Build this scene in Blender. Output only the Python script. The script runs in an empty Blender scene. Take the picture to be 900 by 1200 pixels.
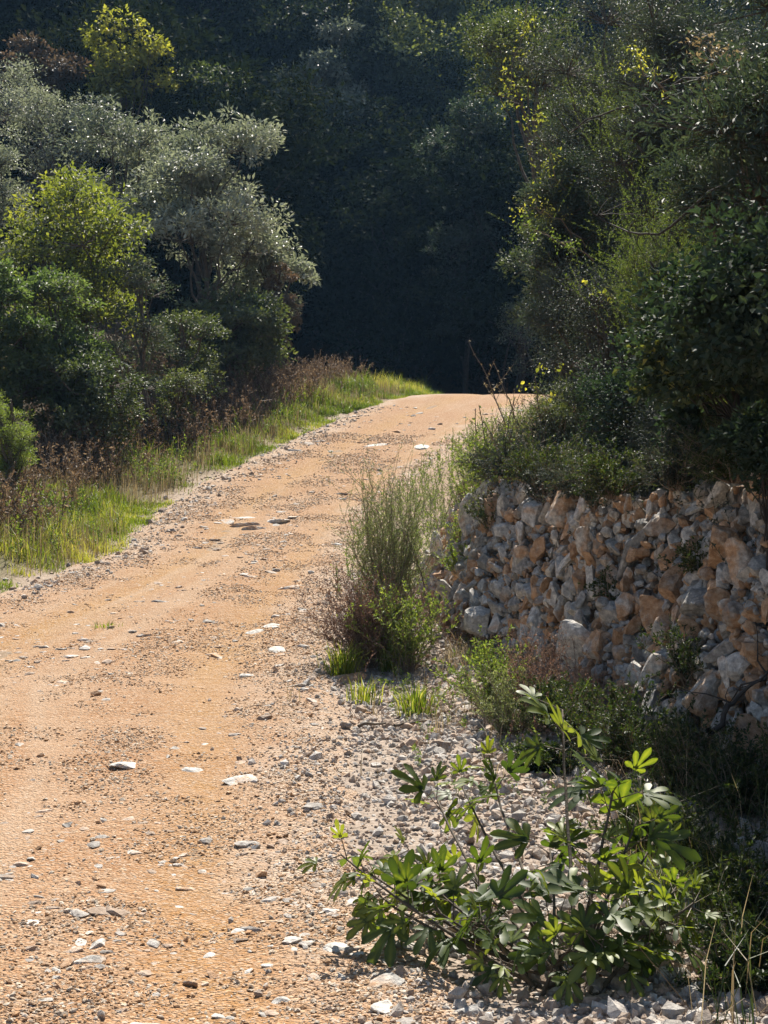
import bpy, math
import numpy as np
from mathutils import Vector

# ------------------------------------------------------------------ camera, world, sun, exposure
SC = bpy.context.scene
COL = SC.collection
CAM_Z, PITCH, FPX = 1.6, math.radians(1.273), 1800.0
cam_d = bpy.data.cameras.new('camera')
cam = bpy.data.objects.new('camera', cam_d)
COL.objects.link(cam)
cam.location = (0, 0, CAM_Z)
cam.rotation_euler = (math.radians(90) - PITCH, 0, 0)
cam_d.sensor_fit = 'VERTICAL'
cam_d.sensor_height = 24.0
cam_d.lens = 24.0 * FPX / 1200.0
cam_d.clip_start = 0.05
cam_d.clip_end = 2000
SC.camera = cam

SUN_EL, SUN_AZ = math.radians(52), math.radians(6)
SUN_DIR = Vector((math.sin(SUN_AZ) * math.cos(SUN_EL), math.cos(SUN_AZ) * math.cos(SUN_EL), math.sin(SUN_EL)))
world = bpy.data.worlds.new('World')
SC.world = world
world.use_nodes = True
wn = world.node_tree
sky = wn.nodes.new('ShaderNodeTexSky')
sky.sky_type = 'NISHITA'
sky.sun_disc = False
sky.sun_elevation = SUN_EL
sky.sun_rotation = SUN_AZ
bg = wn.nodes['Background']
bg.inputs['Strength'].default_value = 0.055
wn.links.new(sky.outputs[0], bg.inputs['Color'])
sun_d = bpy.data.lights.new('sun', 'SUN')
sun_d.energy = 5.0
sun_d.angle = math.radians(0.5)
sun_d.color = (1.0, 0.93, 0.82)
sun = bpy.data.objects.new('sun', sun_d)
COL.objects.link(sun)
sun.location = (20, 100, 90)
sun.rotation_euler = SUN_DIR.to_track_quat('Z', 'Y').to_euler()
SC.view_settings.view_transform = 'Standard'
SC.view_settings.look = 'None'
SC.view_settings.exposure = 1.05
SC.view_settings.gamma = 1
SC.render.engine = 'CYCLES'
SC.cycles.use_denoising = True
SC.cycles.max_bounces = 5
SC.cycles.diffuse_bounces = 3
SC.cycles.glossy_bounces = 2
SC.cycles.transmission_bounces = 2
SC.cycles.transparent_max_bounces = 4
SC.cycles.volume_bounces = 0
SC.cycles.sample_clamp_indirect = 6
HAZE = 0.0003

RNG = np.random.default_rng(11)

# ------------------------------------------------------------------ noise and terrain
def _hash(ix, iy, seed):
    h = (ix.astype(np.int64) * 374761393 + iy.astype(np.int64) * 668265263 + seed * 1274126177) & 0xFFFFFFFF
    h = ((h ^ (h >> 13)) * 1274126177) & 0xFFFFFFFF
    h = (h ^ (h >> 16)) & 0xFFFFFFFF
    return h / 4294967295.0

def vnoise(x, y, scale, seed=0):
    x = np.asarray(x, float) / scale; y = np.asarray(y, float) / scale
    ix = np.floor(x); iy = np.floor(y)
    fx = x - ix; fy = y - iy
    fx = fx * fx * (3 - 2 * fx); fy = fy * fy * (3 - 2 * fy)
    a = _hash(ix, iy, seed); b = _hash(ix + 1, iy, seed); c = _hash(ix, iy + 1, seed); d = _hash(ix + 1, iy + 1, seed)
    return (a * (1 - fx) + b * fx) * (1 - fy) + (c * (1 - fx) + d * fx) * fy - 0.5

def sstep(a, b, x):
    t = np.clip((np.asarray(x, float) - a) / (b - a), 0, 1)
    return t * t * (3 - 2 * t)

def ray(px, py, D):
    """point at forward distance D (world y) seen at photo pixel px, py"""
    u = (px - 450) / FPX; v = (600 - py) / FPX
    k = D / (math.cos(PITCH) + v * math.sin(PITCH))
    return np.array([u * k, D, CAM_Z + k * (v * math.cos(PITCH) - math.sin(PITCH))])

_tab = [(1200, 4.6), (1100, 5.5), (1000, 6.65), (900, 8.3), (800, 11.1), (750, 13.0), (700, 15.3), (650, 18.3), (600, 22), (550, 26), (500, 31), (465, 36)]
_py = [-60, 0, 3] + [d for _, d in _tab] + [38, 41, 46, 54, 60, 400]
_pz = [0, 0, -0.02] + [ray(450, p, d)[2] for p, d in _tab] + [3.66, 3.7, 3.45, 3.1, 3.1, 3.1]
_yy = np.arange(-60, 400, 0.1)
_zz = np.interp(_yy, _py, _pz)
_k = np.exp(-0.5 * (np.arange(-15, 16) / 6.0) ** 2); _k /= _k.sum()
_zz = np.convolve(np.pad(_zz, 15, 'edge'), _k, 'valid')
def prof(y): return np.interp(y, _yy, _zz)
_ledge = [(1200, -900), (1000, -800), (900, -560), (800, -330), (750, -160), (700, 5), (650, 150), (600, 192), (560, 262), (520, 345), (490, 405), (465, 478)]
_redge = [(1200, 545), (1100, 470), (1000, 415), (900, 385), (800, 382), (750, 388), (700, 395), (650, 410), (600, 436), (560, 462), (520, 505), (490, 560), (465, 640)]
_dt = dict(_tab)
def _D(p): return float(np.interp(-p, [-q for q, _ in _tab], [d for _, d in _tab]))
_ly = [-60, 2] + [_D(p) for p, _ in _ledge] + [45, 60, 400]
_lx = [-3.6, -3.4] + [ray(x, p, _D(p))[0] for p, x in _ledge] + [3.6, 9, 9]
_redge[8:] = [(600, 450), (560, 490), (520, 540), (490, 592), (465, 650)]
_ry = [-60, 2] + [_D(p) for p, _ in _redge] + [45, 60, 400]
_rx = [0.6, 0.45] + [ray(x, p, _D(p))[0] for p, x in _redge] + [7.0, 13, 13]
_lx[2:5] = [-3.5, -3.55, -3.7]
def xleft(y): return np.interp(y, _ly, _lx)
def xright(y): return np.interp(y, _ry, _rx)
_wy = [-60, 0, 4, 7, 10, 13, 14, 15.5, 22, 30, 36, 45, 60, 400]
_wx = [3.6, 3.3, 2.62, 1.98, 1.28, 0.66, 0.5, 0.62, 1.0, 2.7, 4.4, 8.0, 15, 15]
def xwall(y): return np.interp(y, _wy, _wx)
def wtop(y): return np.maximum(1.52, prof(y) + 0.45) + 0.34 * vnoise(y, 0 * y, 1.15, 5)
LEAN = 0.42

def H(x, y):
    x = np.asarray(x, float); y = np.asarray(y, float)
    z = prof(y)
    d = xleft(y) - x
    z = z + 0.22 * sstep(0.1, 1.6, d) + 0.25 * vnoise(x, y, 2.3, 3) * sstep(0.4, 2, d)
    z = z + 0.30 * np.maximum(d - 4.0, 0) * sstep(16, 26, y) + 0.05 * np.maximum(d - 4.0, 0)
    # right bank
    w = x - xwall(y)
    t = np.clip(w / LEAN, 0, 1)
    top = wtop(y)
    z = z * (1 - t) + t * (top + 0.30 * np.maximum(w - LEAN, 0) + 0.2 * vnoise(x, y, 1.3, 8))
    # foot of the bank: scree apron
    z = z + 0.16 * sstep(-0.9, 0.0, w) * (1 - t) * sstep(3, 6, y) * (1 - sstep(14, 17, y))
    # far hillside
    hs = 52 - 6 * sstep(-4, -14, x)
    q = np.maximum(y - hs, 0)
    z = z + np.minimum(0.80 * q, 62 + 0.1 * q) * sstep(0, 6, q) + 2.0 * vnoise(x, y, 9, 4) * sstep(2, 12, q)
    # small relief close by
    near = 1 - sstep(20, 40, y)
    z = z + near * (0.035 * vnoise(x, y, 0.6, 21) + 0.014 * vnoise(x, y, 0.16, 22) + 0.007 * vnoise(x, y, 0.07, 23))
    return z
def Hs(x, y): return float(H(np.array([x]), np.array([y]))[0])

def gp(px, py, dmin=3.5, dmax=120):
    """where the view ray of a photo pixel meets the terrain"""
    D = np.concatenate([np.arange(dmin, 40, 0.02), np.arange(40, dmax, 0.2)])
    u = (px - 450) / FPX; v = (600 - py) / FPX
    k = D / (math.cos(PITCH) + v * math.sin(PITCH))
    x = u * k; z = CAM_Z + k * (v * math.cos(PITCH) - math.sin(PITCH))
    g = H(x, D)
    i = np.argmax(g >= z)
    return np.array([x[i], D[i], g[i]])

# ------------------------------------------------------------------ mesh helpers
def mesh_arr(name, V, F, mat, v=None, smooth=False, col=None):
    me = bpy.data.meshes.new(name)
    V = np.ascontiguousarray(V, np.float32).reshape(-1, 3); F = np.ascontiguousarray(F, np.int32)
    n, k = F.shape
    me.vertices.add(len(V)); me.vertices.foreach_set('co', V.ravel())
    me.loops.add(n * k); me.loops.foreach_set('vertex_index', F.ravel())
    me.polygons.add(n); me.polygons.foreach_set('loop_start', np.arange(0, n * k, k, dtype=np.int32))
    if smooth: me.polygons.foreach_set('use_smooth', np.ones(n, bool))
    else: me.polygons.foreach_set('use_smooth', np.zeros(n, bool))
    me.update(calc_edges=True)
    if v is not None:
        a = me.attributes.new('v', 'FLOAT', 'POINT'); a.data.foreach_set('value', np.ascontiguousarray(v, np.float32))
    if col is not None:
        a = me.attributes.new('zone', 'FLOAT_COLOR', 'POINT'); a.data.foreach_set('color', np.ascontiguousarray(col, np.float32).ravel())
    me.materials.append(mat)
    return me

def obj(name, me, parent=None, loc=None, rot=None, scale=None):
    o = bpy.data.objects.new(name, me); COL.objects.link(o)
    if parent: o.parent = parent
    if loc is not None: o.location = [float(c) for c in loc]
    if rot is not None: o.rotation_euler = [float(c) for c in rot]
    if scale is not None: o.scale = [float(c) for c in (scale if np.ndim(scale) else (scale,) * 3)]
    return o

def tag(o, label=None, cat=None, group=None, kind=None):
    if label: o['label'] = label
    if cat: o['category'] = cat
    if group: o['group'] = group
    if kind: o['kind'] = kind
    return o

class Acc:
    """collects (verts, faces, v) blocks with one face size"""
    def __init__(s): s.V = []; s.F = []; s.v = []; s.n = 0
    def add(s, V, F, v=None):
        V = V.reshape(-1, 3)
        s.V.append(V); s.F.append(F + s.n); s.v.append(np.zeros(len(V)) if v is None else v); s.n += len(V)
    def mesh(s, name, mat, smooth=False):
        return mesh_arr(name, np.concatenate(s.V), np.concatenate(s.F), mat, np.concatenate(s.v), smooth)

def norm(a): return a / np.maximum(np.linalg.norm(a, axis=-1, keepdims=True), 1e-9)

def leaves(C, D, N, L, W, fold=0.18, droop=0.12, v=None, six=False):
    """folded leaves. C base points, D directions, N normals, L lengths, W widths"""
    n = len(C); D = norm(D); N = norm(N - D * (N * D).sum(1, keepdims=True)); S = np.cross(D, N)
    L = np.broadcast_to(L, n)[:, None]; W = np.broadcast_to(W, n)[:, None]
    if six:
        pts = [(0, 0, 0), (-.5, .33, fold), (-.42, .68, fold * .6), (0, 1, -droop * 2), (.42, .68, fold * .6), (.5, .33, fold), (0, .5, -droop * .3)]
        tri = [(0, 6, 1), (1, 6, 2), (2, 6, 3), (0, 5, 6), (5, 4, 6), (4, 3, 6)]
    else:
        pts = [(0, 0, 0), (-.5, .45, fold), (0, 1, -droop), (.5, .45, fold)]
        tri = [(0, 2, 1), (0, 3, 2)]
    k = len(pts)
    V = np.stack([C + S * (a * W) + D * (b * L) + N * (c * W) for a, b, c in pts], 1)
    F = (np.array(tri)[None] + (np.arange(n) * k)[:, None, None]).reshape(-1, 3)
    vv = np.repeat(RNG.random(n) if v is None else v, k)
    return V, F, vv

def sticks(P0, P1, r0, r1, sides=4, v=None):
    n = len(P0); d = norm(P1 - P0)
    a = np.where(np.abs(d[:, 2:3]) > .9, np.array([[1., 0, 0]]), np.array([[0, 0, 1.]]))
    u = norm(np.cross(d, a)); w = np.cross(d, u)
    r0 = np.broadcast_to(r0, n)[:, None]; r1 = np.broadcast_to(r1, n)[:, None]
    ring0 = []; ring1 = []
    for i in range(sides):
        t = 2 * math.pi * i / sides
        o = u * math.cos(t) + w * math.sin(t)
        ring0.append(P0 + o * r0); ring1.append(P1 + o * r1)
    V = np.stack(ring0 + ring1, 1)
    tri = []
    for i in range(sides):
        j = (i + 1) % sides
        tri += [(i, j, sides + j), (i, sides + j, sides + i)]
    F = (np.array(tri)[None] + (np.arange(n) * 2 * sides)[:, None, None]).reshape(-1, 3)
    vv = np.repeat(RNG.random(n) if v is None else v, 2 * sides)
    return V, F, vv

def tube(pts, radii, sides=7):
    """one continuous tapered tube through the points"""
    pts = np.array(pts, float); radii = np.array(radii, float); n = len(pts)
    d = norm(np.gradient(pts, axis=0)); rings = []
    u = norm(np.cross(d[0], [0.31, 0.95, 0.05]))
    for i in range(n):
        u = norm(u - d[i] * (u * d[i]).sum()); w = np.cross(d[i], u)
        t = np.arange(sides) * 2 * math.pi / sides
        rings.append(pts[i] + (np.cos(t)[:, None] * u + np.sin(t)[:, None] * w) * radii[i])
    V = np.concatenate(rings + [pts[-1:] + d[-1:] * radii[-1]])
    F = []
    for i in range(n - 1):
        for j in range(sides):
            a = i * sides + j; b = i * sides + (j + 1) % sides
            F += [(a, b, b + sides), (a, b + sides, a + sides)]
    for j in range(sides): F.append(((n - 1) * sides + j, (n - 1) * sides + (j + 1) % sides, n * sides))
    return V, np.array(F), np.full(len(V), RNG.random())

def wander(p0, p1, n, amp, rng=RNG):
    t = np.linspace(0, 1, n)[:, None]
    P = p0 * (1 - t) + p1 * t
    off = rng.normal(0, amp, (n, 3)); off = np.cumsum(off, 0); off -= t * off[-1]; off[0] = 0
    return P + off

def rsph(n, rng=RNG): return norm(rng.normal(size=(n, 3)))

# ------------------------------------------------------------------ materials
def nt_mat(name):
    m = bpy.data.materials.new(name); m.use_nodes = True
    nt = m.node_tree; nt.nodes.clear()
    out = nt.nodes.new('ShaderNodeOutputMaterial')
    return m, nt, out
def N_(nt, t, **kw):
    n = nt.nodes.new(t)
    for k, v in kw.items():
        if k in n.inputs: n.inputs[k].default_value = v
        else: setattr(n, k, v)
    return n
def ramp(nt, fac, stops, interp='LINEAR'):
    r = nt.nodes.new('ShaderNodeValToRGB'); cr = r.color_ramp; cr.interpolation = interp
    while len(cr.elements) < len(stops): cr.elements.new(0.5)
    for e, (p, c) in zip(cr.elements, stops):
        e.position = p; e.color = (*c, 1) if len(c) == 3 else c
    nt.links.new(fac, r.inputs[0]); return r.outputs[0]
def noise(nt, vec, scale, detail=4, rough=0.55, dist=0.0):
    n = N_(nt, 'ShaderNodeTexNoise'); n.inputs['Scale'].default_value = scale; n.inputs['Detail'].default_value = detail
    n.inputs['Roughness'].default_value = rough; n.inputs['Distortion'].default_value = dist
    nt.links.new(vec, n.inputs['Vector']); return n.outputs[0]
def mix(nt, a, b, f, mode='MIX'):
    m = nt.nodes.new('ShaderNodeMix'); m.data_type = 'RGBA'; m.blend_type = mode
    for s, k in ((f, 0), (a, 6), (b, 7)):
        if hasattr(s, 'is_linked'): nt.links.new(s, m.inputs[k])
        else: m.inputs[k].default_value = s if k == 0 else (*s, 1)
    return m.outputs[2]
def math_(nt, op, a, b=0.0, c=None):
    m = nt.nodes.new('ShaderNodeMath'); m.operation = op
    for i, s in enumerate((a, b, c)):
        if s is None: continue
        if hasattr(s, 'is_linked'): nt.links.new(s, m.inputs[i])
        else: m.inputs[i].default_value = s
    return m.outputs[0]

def leaf_mat(name, stops, trans=0.35, rough=0.42, spec=0.5, tcol=None, nscale=0.0):
    m, nt, out = nt_mat(name)
    at = N_(nt, 'ShaderNodeAttribute', attribute_name='v')
    oi = nt.nodes.new('ShaderNodeObjectInfo')
    f = math_(nt, 'ADD', at.outputs['Fac'], math_(nt, 'MULTIPLY', math_(nt, 'SUBTRACT', oi.outputs['Random'], 0.5), 0.25))
    c = ramp(nt, f, stops)
    p = N_(nt, 'ShaderNodeBsdfPrincipled'); p.inputs['Roughness'].default_value = rough
    p.inputs['Specular IOR Level'].default_value = spec
    nt.links.new(c, p.inputs['Base Color'])
    t = nt.nodes.new('ShaderNodeBsdfTranslucent')
    tc = mix(nt, c, tcol or (1.6, 1.7, 0.5), 1.0, 'MULTIPLY')
    nt.links.new(tc, t.inputs[0])
    ms = nt.nodes.new('ShaderNodeMixShader'); ms.inputs[0].default_value = trans
    nt.links.new(p.outputs[0], ms.inputs[1]); nt.links.new(t.outputs[0], ms.inputs[2]); nt.links.new(ms.outputs[0], out.inputs[0])
    return m

def bark_mat(name, a, b, scale=12):
    m, nt, out = nt_mat(name)
    tc = nt.nodes.new('ShaderNodeTexCoord')
    n1 = noise(nt, tc.outputs['Object'], scale, 5, .65)
    p = N_(nt, 'ShaderNodeBsdfPrincipled', Roughness=0.85)
    nt.links.new(ramp(nt, n1, [(.3, a), (.7, b)]), p.inputs['Base Color'])
    bp = N_(nt, 'ShaderNodeBump'); bp.inputs['Strength'].default_value = .5; bp.inputs['Distance'].default_value = .01
    nt.links.new(n1, bp.inputs['Height']); nt.links.new(bp.outputs[0], p.inputs['Normal'])
    nt.links.new(p.outputs[0], out.inputs[0]); return m

def rock_mat(name, use_obj=False, attr=False, tones=None, warm=.49):
    m, nt, out = nt_mat(name)
    g = nt.nodes.new('ShaderNodeNewGeometry')
    pos = g.outputs['Position']
    n1 = noise(nt, pos, 5.5, 5, .6, .4); n2 = noise(nt, pos, 26, 6, .7); n3 = noise(nt, pos, 2.2, 3, .5)
    ga, ta = tones or (((.17, .165, .155), (.36, .345, .32), (.62, .59, .54)), ((.20, .11, .06), (.44, .27, .155), (.66, .50, .36)))
    grey = ramp(nt, n2, [(.3, ga[0]), (.48, ga[1]), (.66, ga[2])])
    tan = ramp(nt, n2, [(.28, ta[0]), (.5, ta[1]), (.75, ta[2])])
    if use_obj:
        oi = nt.nodes.new('ShaderNodeObjectInfo')
        sep = nt.nodes.new('ShaderNodeSeparateColor'); nt.links.new(oi.outputs['Color'], sep.inputs[0])
        f = math_(nt, 'ADD', n1, math_(nt, 'SUBTRACT', sep.outputs[0], .5))
        bri = math_(nt, 'ADD', sep.outputs[1], .5)
    elif attr:
        at = N_(nt, 'ShaderNodeAttribute', attribute_name='v')
        f = math_(nt, 'ADD', n1, math_(nt, 'MULTIPLY', math_(nt, 'SUBTRACT', at.outputs['Fac'], .5), .7))
        bri = math_(nt, 'ADD', math_(nt, 'MULTIPLY', math_(nt, 'FRACT', math_(nt, 'MULTIPLY', at.outputs['Fac'], 7.3)), .6), .7)
    else:
        f = math_(nt, 'ADD', math_(nt, 'MULTIPLY', n1, .6), math_(nt, 'MULTIPLY', n3, .5)); bri = None
    c = mix(nt, grey, tan, ramp(nt, f, [(warm, (0, 0, 0)), (warm + .16, (1, 1, 1))]))
    if bri is not None:
        cb = nt.nodes.new('ShaderNodeCombineColor')
        for i in range(3): nt.links.new(bri, cb.inputs[i])
        c = mix(nt, c, cb.outputs[0], 1.0, 'MULTIPLY')
    p = N_(nt, 'ShaderNodeBsdfPrincipled', Roughness=0.82)
    p.inputs['Specular IOR Level'].default_value = .3
    nt.links.new(c, p.inputs['Base Color'])
    bp = N_(nt, 'ShaderNodeBump'); bp.inputs['Strength'].default_value = .75; bp.inputs['Distance'].default_value = .02
    n4 = noise(nt, pos, 45, 8, .7)
    nt.links.new(n4, bp.inputs['Height']); nt.links.new(bp.outputs[0], p.inputs['Normal'])
    nt.links.new(p.outputs[0], out.inputs[0]); return m

def track_mat():
    m, nt, out = nt_mat('track_gravel')
    g = nt.nodes.new('ShaderNodeNewGeometry'); pos = g.outputs['Position']
    big = noise(nt, pos, .55, 4, .6, .6); mid = noise(nt, pos, 3.5, 6, .65); fine = noise(nt, pos, 38, 4, .7)
    at = N_(nt, 'ShaderNodeAttribute', attribute_name='zone'); sp = nt.nodes.new('ShaderNodeSeparateColor'); nt.links.new(at.outputs['Color'], sp.inputs[0])
    vo = N_(nt, 'ShaderNodeTexVoronoi'); vo.inputs['Scale'].default_value = 75; nt.links.new(pos, vo.inputs['Vector'])
    c = ramp(nt, big, [(.32, (.38, .185, .08)), (.5, (.41, .222, .11)), (.68, (.45, .28, .17))])
    c = mix(nt, c, (.42, .225, .06), math_(nt, 'MULTIPLY', sp.outputs[0], ramp(nt, mid, [(.3, (.2,) * 3), (.65, (.95,) * 3)])))     # orange rut
    c = mix(nt, c, (.50, .36, .25), math_(nt, 'MULTIPLY', sp.outputs[2], .85))     # dusty compacted streaks
    c = mix(nt, c, (.55, .46, .38), math_(nt, 'MULTIPLY', sp.outputs[1], ramp(nt, mid, [(.35, (.3,) * 3), (.6, (1,) * 3)])))       # pale margins
    c = mix(nt, c, ramp(nt, vo.outputs['Color'], [(.15, (.60, .43, .29)), (.5, (.40, .24, .13)), (.9, (.66, .54, .42))]), ramp(nt, fine, [(.40, (0,) * 3), (.58, (.8,) * 3)]))
    p = N_(nt, 'ShaderNodeBsdfPrincipled', Roughness=0.9); p.inputs['Specular IOR Level'].default_value = .2
    nt.links.new(c, p.inputs['Base Color'])
    h = math_(nt, 'ADD', math_(nt, 'MULTIPLY', vo.outputs['Distance'], -.5), math_(nt, 'MULTIPLY', fine, .9))
    h = math_(nt, 'ADD', h, math_(nt, 'MULTIPLY', noise(nt, pos, 9, 5, .7), 1.2))
    bp = N_(nt, 'ShaderNodeBump'); bp.inputs['Strength'].default_value = 1.0; bp.inputs['Distance'].default_value = .034
    nt.links.new(h, bp.inputs['Height']); nt.links.new(bp.outputs[0], p.inputs['Normal'])
    nt.links.new(p.outputs[0], out.inputs[0]); return m

def ground_mat():
    m, nt, out = nt_mat('ground_soil')
    g = nt.nodes.new('ShaderNodeNewGeometry'); pos = g.outputs['Position']
    mid = noise(nt, pos, 3.0, 6, .65); fine = noise(nt, pos, 30, 5, .7)
    at = N_(nt, 'ShaderNodeAttribute', attribute_name='zone'); sp = nt.nodes.new('ShaderNodeSeparateColor'); nt.links.new(at.outputs['Color'], sp.inputs[0])
    soil = ramp(nt, fine, [(.3, (.16, .11, .07)), (.55, (.30, .22, .15)), (.75, (.45, .38, .30))])
    rub = ramp(nt, fine, [(.3, (.22, .17, .13)), (.5, (.36, .29, .235)), (.7, (.50, .43, .37))])
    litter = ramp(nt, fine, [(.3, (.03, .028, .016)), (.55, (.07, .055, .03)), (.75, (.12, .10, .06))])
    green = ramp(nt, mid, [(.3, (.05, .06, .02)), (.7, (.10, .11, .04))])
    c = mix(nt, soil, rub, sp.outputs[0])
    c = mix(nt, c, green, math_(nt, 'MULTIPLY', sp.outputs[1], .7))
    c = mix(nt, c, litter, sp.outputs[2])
    p = N_(nt, 'ShaderNodeBsdfPrincipled', Roughness=0.92); p.inputs['Specular IOR Level'].default_value = .15
    nt.links.new(c, p.inputs['Base Color'])
    bp = N_(nt, 'ShaderNodeBump'); bp.inputs['Strength'].default_value = .9; bp.inputs['Distance'].default_value = .03
    nt.links.new(noise(nt, pos, 16, 7, .72), bp.inputs['Height']); nt.links.new(bp.outputs[0], p.inputs['Normal'])
    nt.links.new(p.outputs[0], out.inputs[0]); return m

M = {}
M['ground'] = ground_mat(); M['track'] = track_mat()
M['pebble'] = rock_mat('track_pebble', attr=True, tones=(((.36, .28, .21), (.52, .43, .33), (.74, .67, .58)), ((.30, .165, .08), (.43, .265, .145), (.60, .42, .27))), warm=.36)
M['chips'] = rock_mat('pale_chips', attr=True, tones=(((.26, .235, .21), (.42, .385, .35), (.62, .59, .55)), ((.28, .20, .145), (.42, .32, .245), (.58, .49, .41))), warm=.44)
M['rock'] = rock_mat('limestone_face', attr=True, warm=.5); M['stone'] = rock_mat('limestone_stone', use_obj=True); M['rubble'] = rock_mat('limestone_rubble', attr=True)
M['bark'] = bark_mat('bark_grey_brown', (.045, .035, .028), (.16, .13, .10))
M['darkbark'] = bark_mat('dark_dead_bark', (.02, .017, .015), (.075, .065, .055))
M['twig'] = bark_mat('dry_twig', (.12, .085, .06), (.30, .23, .17), 30)
M['figbark'] = bark_mat('fig_bark', (.05, .04, .03), (.14, .11, .075), 40)
G = lambda r, g, b: (r, g, b)
M['olive'] = leaf_mat('leaf_grey_green', [(0, G(.10, .12, .085)), (.5, G(.25, .265, .20)), (1, G(.45, .45, .37))], .28, .55, 1.0, (1.2, 1.3, .9))
M['oak'] = leaf_mat('leaf_holm_oak', [(0, G(.042, .062, .03)), (.6, G(.095, .118, .055)), (1, G(.20, .21, .09))], .3, .58, .8, (1.5, 1.6, .6))
M['yellowgreen'] = leaf_mat('leaf_yellow_green', [(0, G(.08, .105, .035)), (.6, G(.17, .19, .06)), (1, G(.38, .36, .10))], .42, .6, .6)
M['fresh'] = leaf_mat('leaf_fresh_green', [(0, G(.06, .09, .04)), (.6, G(.115, .155, .068)), (1, G(.22, .25, .11))], .38, .55, .8, (1.4, 1.6, .6))
M['yellow'] = leaf_mat('leaf_yellow', [(0, G(.12, .14, .04)), (.6, G(.28, .28, .08)), (1, G(.48, .42, .13))], .4, .5, .4)
M['reddish'] = leaf_mat('leaf_reddish', [(0, G(.09, .085, .05)), (.6, G(.18, .14, .09)), (1, G(.28, .20, .13))], .25, .5, .7, (1.2, 1.0, .8))
M['dark'] = leaf_mat('leaf_dark_forest', [(0, G(.016, .028, .016)), (.6, G(.04, .054, .028)), (1, G(.085, .098, .05))], .2, .7, .3)
M['deep'] = leaf_mat('leaf_painted_shade', [(0, G(.008, .015, .009)), (.6, G(.02, .03, .016)), (1, G(.045, .055, .028))], .1, .95, .05)  # shade of the dark gap put into a near-black leaf colour
M['grove'] = leaf_mat('leaf_painted_sun', [(0, G(.08, .11, .055)), (.6, G(.19, .21, .105)), (1, G(.34, .34, .19))], .35, .6, .7)  # brightened leaf colour stands in for sunlit crowns up the slope
M['juniper'] = leaf_mat('needle_dark', [(0, G(.03, .042, .036)), (.6, G(.066, .08, .064)), (1, G(.13, .145, .105))], .18, .6, .4, (1.3, 1.4, .8))
M['heath'] = leaf_mat('needle_heath', [(0, G(.09, .14, .045)), (.6, G(.17, .22, .07)), (1, G(.32, .36, .13))], .4, .5, .4)
M['ivy'] = leaf_mat('leaf_ivy', [(0, G(.028, .046, .032)), (.75, G(.055, .08, .054)), (.96, G(.11, .135, .055)), (1, G(.26, .25, .07))], .2, .65, .2, (1.2, 1.5, .7))
M['mastic'] = leaf_mat('leaf_mastic', [(0, G(.04, .058, .045)), (.7, G(.085, .108, .08)), (1, G(.22, .20, .13))], .2, .62, .3, (1.3, 1.5, .8))
M['grass'] = leaf_mat('grass_green', [(0, G(.07, .11, .018)), (.5, G(.14, .19, .03)), (.8, G(.27, .28, .07)), (1, G(.38, .33, .15))], .5, .5, .4, (1.6, 1.6, .6))
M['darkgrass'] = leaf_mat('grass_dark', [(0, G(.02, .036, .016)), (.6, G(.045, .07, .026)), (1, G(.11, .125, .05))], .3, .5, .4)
M['straw'] = leaf_mat('grass_straw', [(0, G(.16, .12, .07)), (.6, G(.32, .26, .16)), (1, G(.52, .45, .32))], .3, .55, .4, (1.2, 1.1, .8))
M['drybrown'] = leaf_mat('weed_brown', [(0, G(.12, .085, .06)), (.6, G(.25, .185, .13)), (1, G(.50, .42, .31))], .3, .6, .35, (1.2, 1.05, .8))
M['purplebrown'] = leaf_mat('weed_purple_brown', [(0, G(0.105, 0.0675, 0.0525)), (.6, G(0.225, 0.15, 0.12)), (1, G(0.39, 0.3, 0.24))], .28, .6, .3, (1.3, 1.0, .8))
M['broom'] = leaf_mat('broom_grey_green', [(0, G(.10, .14, .06)), (.6, G(.17, .21, .10)), (1, G(.30, .32, .18))], .38, .5, .4, (1.4, 1.4, .8))
M['fig'] = leaf_mat('fig_leaf', [(0, G(.026, .052, .018)), (.6, G(.055, .09, .025)), (1, G(.16, .20, .05))], .40, .5, .5, (2.6, 2.4, .5))

# ------------------------------------------------------------------ ground sheet and track
def grade(fine0, fine1, step, lo, hi, g=1.07):
    a = list(np.arange(fine0, fine1, step)); s = step; x = fine0; left = []
    while x > lo: s *= g; x -= s; left.append(x)
    s = step; x = a[-1]; right = []
    while x < hi: s *= g; x += s; right.append(x)
    return np.array(left[::-1] + a + right)
xs = grade(-3.6, 3.2, .032, -260, 260, 1.06); ys = grade(4.2, 13, .036, -60, 330, 1.022)
X, Y = np.meshgrid(xs, ys); Z = H(X, Y)
nx, ny = len(xs), len(ys)
idx = np.arange(nx * ny).reshape(ny, nx)
F = np.stack([idx[:-1, :-1], idx[:-1, 1:], idx[1:, 1:], idx[1:, :-1]], -1).reshape(-1, 4)
wv = X - xwall(Y); dl = xleft(Y) - X; dr = X - xright(Y)
nz = vnoise(X, Y, .5, 31) * 1.2
zone = np.zeros((ny, nx, 4)); zone[..., 3] = 1
zone[..., 0] = np.clip(sstep(-.6, .2, dr + nz * .4) * (1 - sstep(16, 24, Y)) + .6 * sstep(.9, .1, np.abs(dl) + nz * .5), 0, 1)
zone[..., 1] = sstep(.2, .8, dl + nz * .3) * (1 - sstep(3.5, 6, dl))
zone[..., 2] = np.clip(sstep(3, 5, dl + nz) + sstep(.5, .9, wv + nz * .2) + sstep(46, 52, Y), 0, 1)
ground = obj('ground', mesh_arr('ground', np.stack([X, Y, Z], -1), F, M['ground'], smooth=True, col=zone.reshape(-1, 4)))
tag(ground, 'pale stony soil with scree along the foot of the bank and leaf litter under the trees', kind='structure')

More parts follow.
